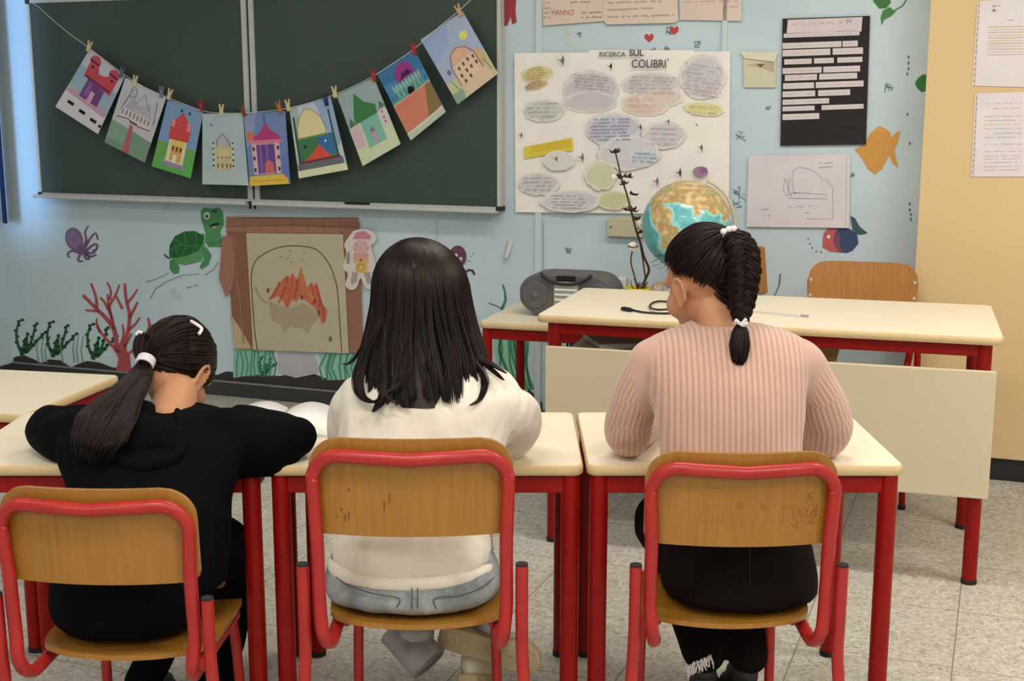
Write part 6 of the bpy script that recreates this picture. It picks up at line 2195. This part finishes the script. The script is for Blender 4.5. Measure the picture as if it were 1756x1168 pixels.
RX3 = (.082, .100, .094)
tie3w = P(1250, 398, 2.755)
tie3 = H3.inverted() @ tie3w
pa, ra, surf3 = pulled_hair(H3, tie3, lk, 1500, None, .0013, RX3, (0, -.014, .024), 0.02, hairline_f)
hm3 = strands(pa, ra)
cap = skull_cap(H3, hair_ok, RX3, (0, -.014, .024), .972)
hm3.add(cap.v, cap.f)
# volume of hair under the plait, back of the head down to the nape
for k in range(420):
    y0 = 420 + 108 * lk.random()
    x0 = 1196 + 56 * lk.random() if y0 < 480 else 1206 + (y0 - 480) * .9 + 40 * lk.random()
    p0 = P(x0, y0, 2.745 - .02 * lk.random())
    p1 = P(1262 + lk.uniform(-10, 8), y0 + lk.uniform(8, 40) * (1 if y0 < 500 else .5), 2.70 + lk.uniform(-.01, .015))
    mid_ = (p0 + p1) / 2 + Vector((lk.uniform(-.005, .005), -.006, lk.uniform(-.008, .002)))
    hm3.tube(smooth_path([p0, mid_, p1], 4), [.0002, .0006, .0009] + [.0013] * 6, 4, caps=False)
# loose wisps at the forehead
for k in range(16):
    d0 = H3 @ Vector((-.02 - .04 * lk.random(), .06 + .015 * lk.random(), .05 + .03 * lk.random()))
    pts = [d0]
    dr = Vector((-1, .2, lk.uniform(-.7, .6))).normalized()
    for q_ in range(5):
        dr = (dr + Vector((lk.uniform(-.2, .2), lk.uniform(-.2, .2), lk.uniform(-.35, .15)))).normalized()
        pts.append(pts[-1] + dr * .0032)
    hm3.tube(pts, .0005, 3, caps=False)
hair3 = hm3.build('hair', M['hair_brown'], g3, world=True)
# braid
bpts = smooth_path([P(x, y, yy) for x, y, yy in ((1258, 404, 2.745), (1271, 427, 2.71), (1276, 460, 2.685), (1275, 495, 2.67), (1273, 525, 2.655), (1270, 552, 2.640))], 10)
bw = [.026, .031, .030, .026, .021, .0125]
nB = len(bpts)
bmb = MB()
turns = 3.7
for k in range(3):
    ctr = []
    for i, p in enumerate(bpts):
        t = i / (nB - 1)
        w_ = np.interp(t, [0, .2, .4, .6, .8, 1], bw)
        ph = 2 * PI * (turns * t + k / 3)
        ctr.append((p + Vector((w_ * .70 * sin(ph), -w_ * .45 * sin(2 * ph), 0)), w_))
    # bundle core
    bmb.tube([c for c, _ in ctr], [w_ * .47 for _, w_ in ctr], 12)
    for j in range(44):
        a_ = 2 * PI * j / 44 + lk.uniform(-.1, .1)
        pts = []
        for i, (c, w_) in enumerate(ctr):
            tg = (ctr[min(i + 1, nB - 1)][0] - ctr[max(i - 1, 0)][0]).normalized()
            n1 = tg.cross(Vector((0, 1, 0))).normalized(); n2 = tg.cross(n1)
            aa = a_ + 0.5 * i / nB
            rr_ = w_ * (.50 + .05 * sin(j * 2.4))
            pts.append(c + n1 * cos(aa) * rr_ + n2 * sin(aa) * rr_)
        bmb.tube(pts, .0013, 4, caps=False)
braid = bmb.build('braid', M['hair_brown'], hair3, world=True)
# tail below the lower tie
tl = MB()
for j in range(260):
    a_, r_ = lk.uniform(0, 2 * PI), math.sqrt(lk.random())
    pts = []
    ln_ = lk.uniform(.75, 1.0)
    for i in range(9):
        t = i / 8 * ln_
        w_ = np.interp(t, [0, .15, .5, .85, 1], [.007, .017, .0225, .017, .007])
        c = P(1270 - 5 * t + 2 * t * t, 556 + 72 * t, 2.636 - .028 * t)
        pts.append(c + Vector((cos(a_) * r_ * w_, sin(a_) * r_ * w_ * .7, 0)))
    tl.tube(pts, [.0012] * 7 + [.0009, .0004], 4, caps=False)
tl.build('braid_end', M['hair_brown'], hair3, world=True)
# ties with beads
tb = MB()
c = P(1252, 408, 2.735)
tb.tube([c + Vector((.015 * cos(a_), .010 * sin(a_) - .008, .019 * sin(a_) * .9)) for a_ in np.linspace(0, 2 * PI, 20)[:-1]], .0026, 6, closed=True)
tieo = tb.build('hair_tie', M['elastic'], hair3, world=True)
for px, py in ((1241, 397), (1250, 393), (1258, 392)):
    MB().ell(P(px, py, 2.722), (.0072, .0065, .0068), None, 16, 12).build('bead', M['elastic'], tieo, world=True)
tb = MB()
c = P(1269, 555, 2.632)
tb.tube([c + Vector((.010 * cos(a_), .010 * sin(a_), .003 * sin(2 * a_))) for a_ in np.linspace(0, 2 * PI, 20)[:-1]], .0035, 6, closed=True)
for dx_, dz_ in ((-.012, .010), (.014, .004), (.010, .012)):
    tb.tube([c + Vector((0, -.010, 0)), c + Vector((dx_, -.014, dz_))], [.003, .0042], 6)
tb.build('hair_tie', M['elastic'], hair3, world=True)

# =====================================================  girl in black
g2 = thing('person', 'girl in a black hooded sweatshirt bent over the desk, on the left', 'person', (-0.80, 2.66, 0))
rg2 = [ring(250, 1000, 136, 2.60, .124), ring(250, 970, 140, 2.605, .126), ring(258, 920, 136, 2.625, .120), ring(262, 860, 136, 2.650, .118), ring(262, 810, 150, 2.685, .116), ring(262, 765, 164, 2.72, .110), ring(268, 732, 158, 2.76, .098), ring(280, 708, 120, 2.80, .075), ring(292, 695, 66, 2.83, .050)]
sw = MB()
loft(sw, rg2)
S2L, S2R = P(150, 745, 2.77), P(385, 745, 2.76)
E2L = Vector((P(84, 768, 2.85).x, 2.86, DT + .052)); E2R = Vector((P(506, 768, 2.80).x, 2.80, DT + .048))
W2L, W2R = Vector((-0.86, 3.03, DT + .036)), Vector((-0.66, 3.02, DT + .036))
limb(sw, [S2L, P(115, 752, 2.80), E2L], [.062, .062, .056]); limb(sw, [E2L, (E2L + W2L) / 2, W2L], [.055, .046, .035])
limb(sw, [S2R, P(446, 757, 2.77), E2R], [.062, .064, .050]); limb(sw, [E2R, (E2R + W2R) / 2 + Vector((.01, .01, 0)), W2R], [.048, .044, .035])
limb(sw, [P(385, 790, 2.74), P(486, 790, 2.78)], [.045, .034], smooth=False)
# hood lying on the back
hood = MB()
limb(hood, [P(302, 705, 2.785), P(314, 745, 2.685), P(298, 785, 2.618), P(250, 798, 2.606), P(200, 790, 2.625), P(165, 755, 2.72)], [.011, .014, .016, .018, .015, .011])
limb(hood, [P(240, 722, 2.78), P(240, 765, 2.72)], [.05, .04], smooth=False)
hood.ell(P(242, 752, 2.668), (.082, .034, .052), Euler((-.5, 0, 0)).to_matrix())
sweater2 = fused(sw, 0.0085, 'sweatshirt', M['black_cloth'], g2, 5, wrinkle(0.006, 14, 8))
fused(hood, 0.008, 'hood', M['black_cloth'], sweater2, 4, wrinkle(0.004, 18, 9))
t2_ = MB()
hx2 = P(238, 1040, 2.62).x
SE2 = 0.365
loft(t2_, [(Vector((hx2, 2.590, SE2 + .002)), .125, .115), (Vector((hx2, 2.585, SE2 + .018)), .158, .142), (Vector((hx2, 2.585, SE2 + .07)), .170, .148), (Vector((hx2 + .005, 2.600, SE2 + .16)), .162, .135), (Vector((hx2 + .01, 2.62, SE2 + .24)), .148, .116)])
limb(t2_, [Vector((hx2 - .07, 2.70, SE2 + .085)), Vector((hx2 - .05, 2.84, SE2 + .09)), Vector((hx2 - .02, 2.98, SE2 + .085))], [.080, .072, .060])
kneeR = P(398, 985, 2.92)
limb(t2_, [Vector((hx2 + .09, 2.68, SE2 + .090)), Vector((hx2 + .14, 2.80, SE2 + .085)), kneeR], [.080, .074, .060])
fL, fR = P(242, 1175, 2.86), P(362, 1200, 2.84)
limb(t2_, [Vector((hx2 - .02, 2.99, SE2 + .075)), Vector((hx2 + .0, 2.93, .28)), fL], [.060, .050, .042])
limb(t2_, [kneeR, P(392, 1075, 2.90), fR], [.060, .048, .040])
tr2 = fused(t2_, 0.008, 'leggings', M['black_trouser'], g2, 4, wrinkle(0.003, 18, 3))
H2 = head_matrix(P(304, 632, 2.96), math.radians(-14), math.radians(48), math.radians(4), 1.02)
b2 = MB()
add_head(b2, H2)
limb(b2, [H2 @ Vector((0, -.02, -.05)), P(302, 676, 2.885), P(288, 730, 2.80)], [.050, .048, .055])
loft(b2, [(Vector((r[0].x, r[0].y, r[0].z)), r[1] * .86, r[2] * .84) for r in rg2[1:8]])
for sh_, el_, wr_ in ((S2L, E2L, W2L), (S2R, E2R, W2R)):
    limb(b2, [sh_, el_], [.045, .038], smooth=False); limb(b2, [el_, wr_], [.036, .024], smooth=False)
limb(b2, [W2L, W2L + Vector((.02, .05, -.002))], [.024, .022], smooth=False); limb(b2, [W2R, W2R + Vector((.0, .05, -.002))], [.024, .022], smooth=False)
add_hand(b2, W2L + Vector((.02, .05, -.004)), (.5, 1, -.12), (0, 0, 1), .80, -1, .5)
add_hand(b2, W2R + Vector((.0, .05, -.004)), (-.1, 1, -.12), (0, 0, 1), .80, 1, .5)
limb(b2, [Vector((hx2 - .07, 2.70, SE2 + .085)), Vector((hx2 - .02, 2.97, SE2 + .075)), Vector((hx2, 2.93, .28)), fL], [.055, .042, .035, .028])
limb(b2, [Vector((hx2 + .09, 2.68, SE2 + .085)), kneeR, P(392, 1075, 2.90), fR], [.055, .042, .035, .028])
body2 = fused(b2, 0.0045, 'body', M['skin'], g2, 3)
face_parts(H2, body2, M['hair_brown'])
for f__ in (fL, fR):
    shoe(g2, frame_to(Vector((f__.x, f__.y - .05, .004)), Vector((.05, 1, 0)), Vector((0, 0, 1))), M['shoe_dark'], M['shoe_dark'], .22)
# hair pulled to a tie at the left
RX2 = (.0815, .099, .093)
tie2w = P(252, 612, 2.885)
tie2 = H2.inverted() @ tie2w
pa, ra, _s = pulled_hair(H2, tie2, lk, 1500, None, .0013, RX2, (0, -.012, .022), 0.01, hairline_f)
hm2 = strands(pa, ra)
cap = skull_cap(H2, hair_ok, RX2, (0, -.012, .022), .972)
hm2.add(cap.v, cap.f)
hair2 = hm2.build('hair', M['hair_brown'], g2, world=True)
pt_ = MB()
cl2 = [(lk.uniform(0, 2 * PI), lk.random()) for _ in range(16)]
for j in range(1300):
    ca, cr_2 = cl2[j % 16]
    a_ = ca + lk.gauss(0, .35); r_ = min(1, math.sqrt(max(0, cr_2 + lk.gauss(0, .12))))
    pts = []
    ln_ = lk.uniform(.72, 1.0)
    for i in range(14):
        t = i / 13 * ln_
        px = np.interp(t, [0, .12, .35, .6, .85, 1], [247, 240, 214, 186, 166, 158])
        py = np.interp(t, [0, .12, .35, .6, .85, 1], [622, 640, 678, 714, 755, 790])
        yy = np.interp(t, [0, .12, .35, .6, .85, 1], [2.86, 2.835, 2.75, 2.655, 2.59, 2.585])
        w_ = np.interp(t, [0, .1, .35, .6, .85, 1], [.014, .028, .050, .066, .066, .046])
        c = P(px, py, yy)
        wv = .004 * sin(9 * t + ca * 3)
        pts.append(c + Vector((cos(a_) * r_ * w_ + wv, sin(a_) * r_ * w_ * .45, sin(a_ * 2) * r_ * w_ * .15)))
    pt_.tube(pts, [.0013] * 11 + [.0011, .0008, .0003], 4, caps=False)
# core of the tail
limb(pt_, [P(247, 622, 2.865), P(214, 678, 2.765), P(186, 714, 2.665), P(168, 752, 2.61)], [.010, .026, .030, .014], 12, flat=.3)
pt_.build('ponytail', M['hair_brown'], hair2, world=True)
# a second loop of hair above the tie
lp_ = MB()
for j in range(120):
    a_ = lk.uniform(0, 2 * PI); r_ = lk.random() * .010
    pts = [P(x, y, yy) + Vector((cos(a_) * r_, sin(a_) * r_, 0)) for x, y, yy in ((262, 590, 2.91), (246, 572, 2.90), (236, 586, 2.885), (236, 606, 2.875), (244, 620, 2.87))]
    lp_.tube(smooth_path(pts, 3), .0013, 4, caps=False)
lp_.build('hair_loop', M['hair_brown'], hair2, world=True)
te = MB()
c = P(250, 620, 2.862)
axn = (P(240, 640, 2.835) - P(256, 606, 2.885)).normalized()
n1 = axn.cross(Vector((0, 1, 0))).normalized(); n2 = axn.cross(n1)
for dz in (-.006, .001, .008):
    te.tube([c + axn * dz + (n1 * cos(a_) + n2 * sin(a_)) * .0185 for a_ in np.linspace(0, 2 * PI, 22)[:-1]], .0036, 8, closed=True)
te.build('hair_tie', M['elastic'], hair2, world=True)
te = MB()
te.tube([P(x, y, 2.885) for x, y in ((234, 574), (238, 569), (244, 571))], .004, 8)
te.build('hair_tie', M['elastic'], hair2, world=True)
te = MB()
te.tube(smooth_path([P(x, y, yy) for x, y, yy in ((328, 551, 2.93), (338, 557, 2.91), (346, 564, 2.90), (341, 573, 2.885))], 3), [.0038] * 10, 8)
te.build('hair_clip', M['elastic'], hair2, world=True)

# ------------------------------------------------------------------ things on the student desks
# open book in front of the girl in black
q = Vector((P(476, 710, 3.11).x, 3.115, DESK_H))
bk = thing('book', 'open white exercise book on the desk behind the arm of the girl in black', 'book', q, math.radians(-4))
def page_block(sx, zoff=0.0, th=0.012):
    mb_ = MB()
    n_ = 14
    vs = []
    for k in range(n_ + 1):
        t = k / n_
        x = sx * (0.003 + 0.178 * t)
        z = 0.006 + 0.026 * sin(PI * min(1, t * 1.25 + .05)) * (1 - .35 * t) + .004 * (1 - t)
        for y in (-.118, .118):
            vs.append((x, y, z)); 
    vt = len(vs)
    vs += [(x, y, 0.003) for x, y, z in vs]
    fs = []
    for k in range(n_):
        a_ = 2 * k
        fs += [(a_, a_ + 1, a_ + 3, a_ + 2), (vt + a_, vt + a_ + 2, vt + a_ + 3, vt + a_ + 1), (a_, a_ + 2, vt + a_ + 2, vt + a_), (a_ + 1, vt + a_ + 1, vt + a_ + 3, a_ + 3)]
    fs += [(0, vt, vt + 1, 1), (2 * n_, 2 * n_ + 1, vt + 2 * n_ + 1, vt + 2 * n_)]
    mb_.add(vs, fs, True)
    return mb_
page_block(1).build('pages', M['paper'], bk); page_block(-1).build('pages', M['paper'], bk)
MB().box((0, 0, 0.0015), (.366, .24, .003)).build('cover', M['white'], bk, bevel=.001)
# sheets in front of the two other girls
for x, y, l in ((-0.19, 3.10, 'white sheet of paper on the desk hidden in front of the girl in white'), (0.47, 3.12, 'white sheet of paper on the desk hidden in front of the girl in pink')):
    o = MB().box((0, 0, .0008), (.21, .22, .0016)).build('paper_sheet', M['paper'])
    o.location = (x, y, DESK_H); tag(o, l, 'paper')
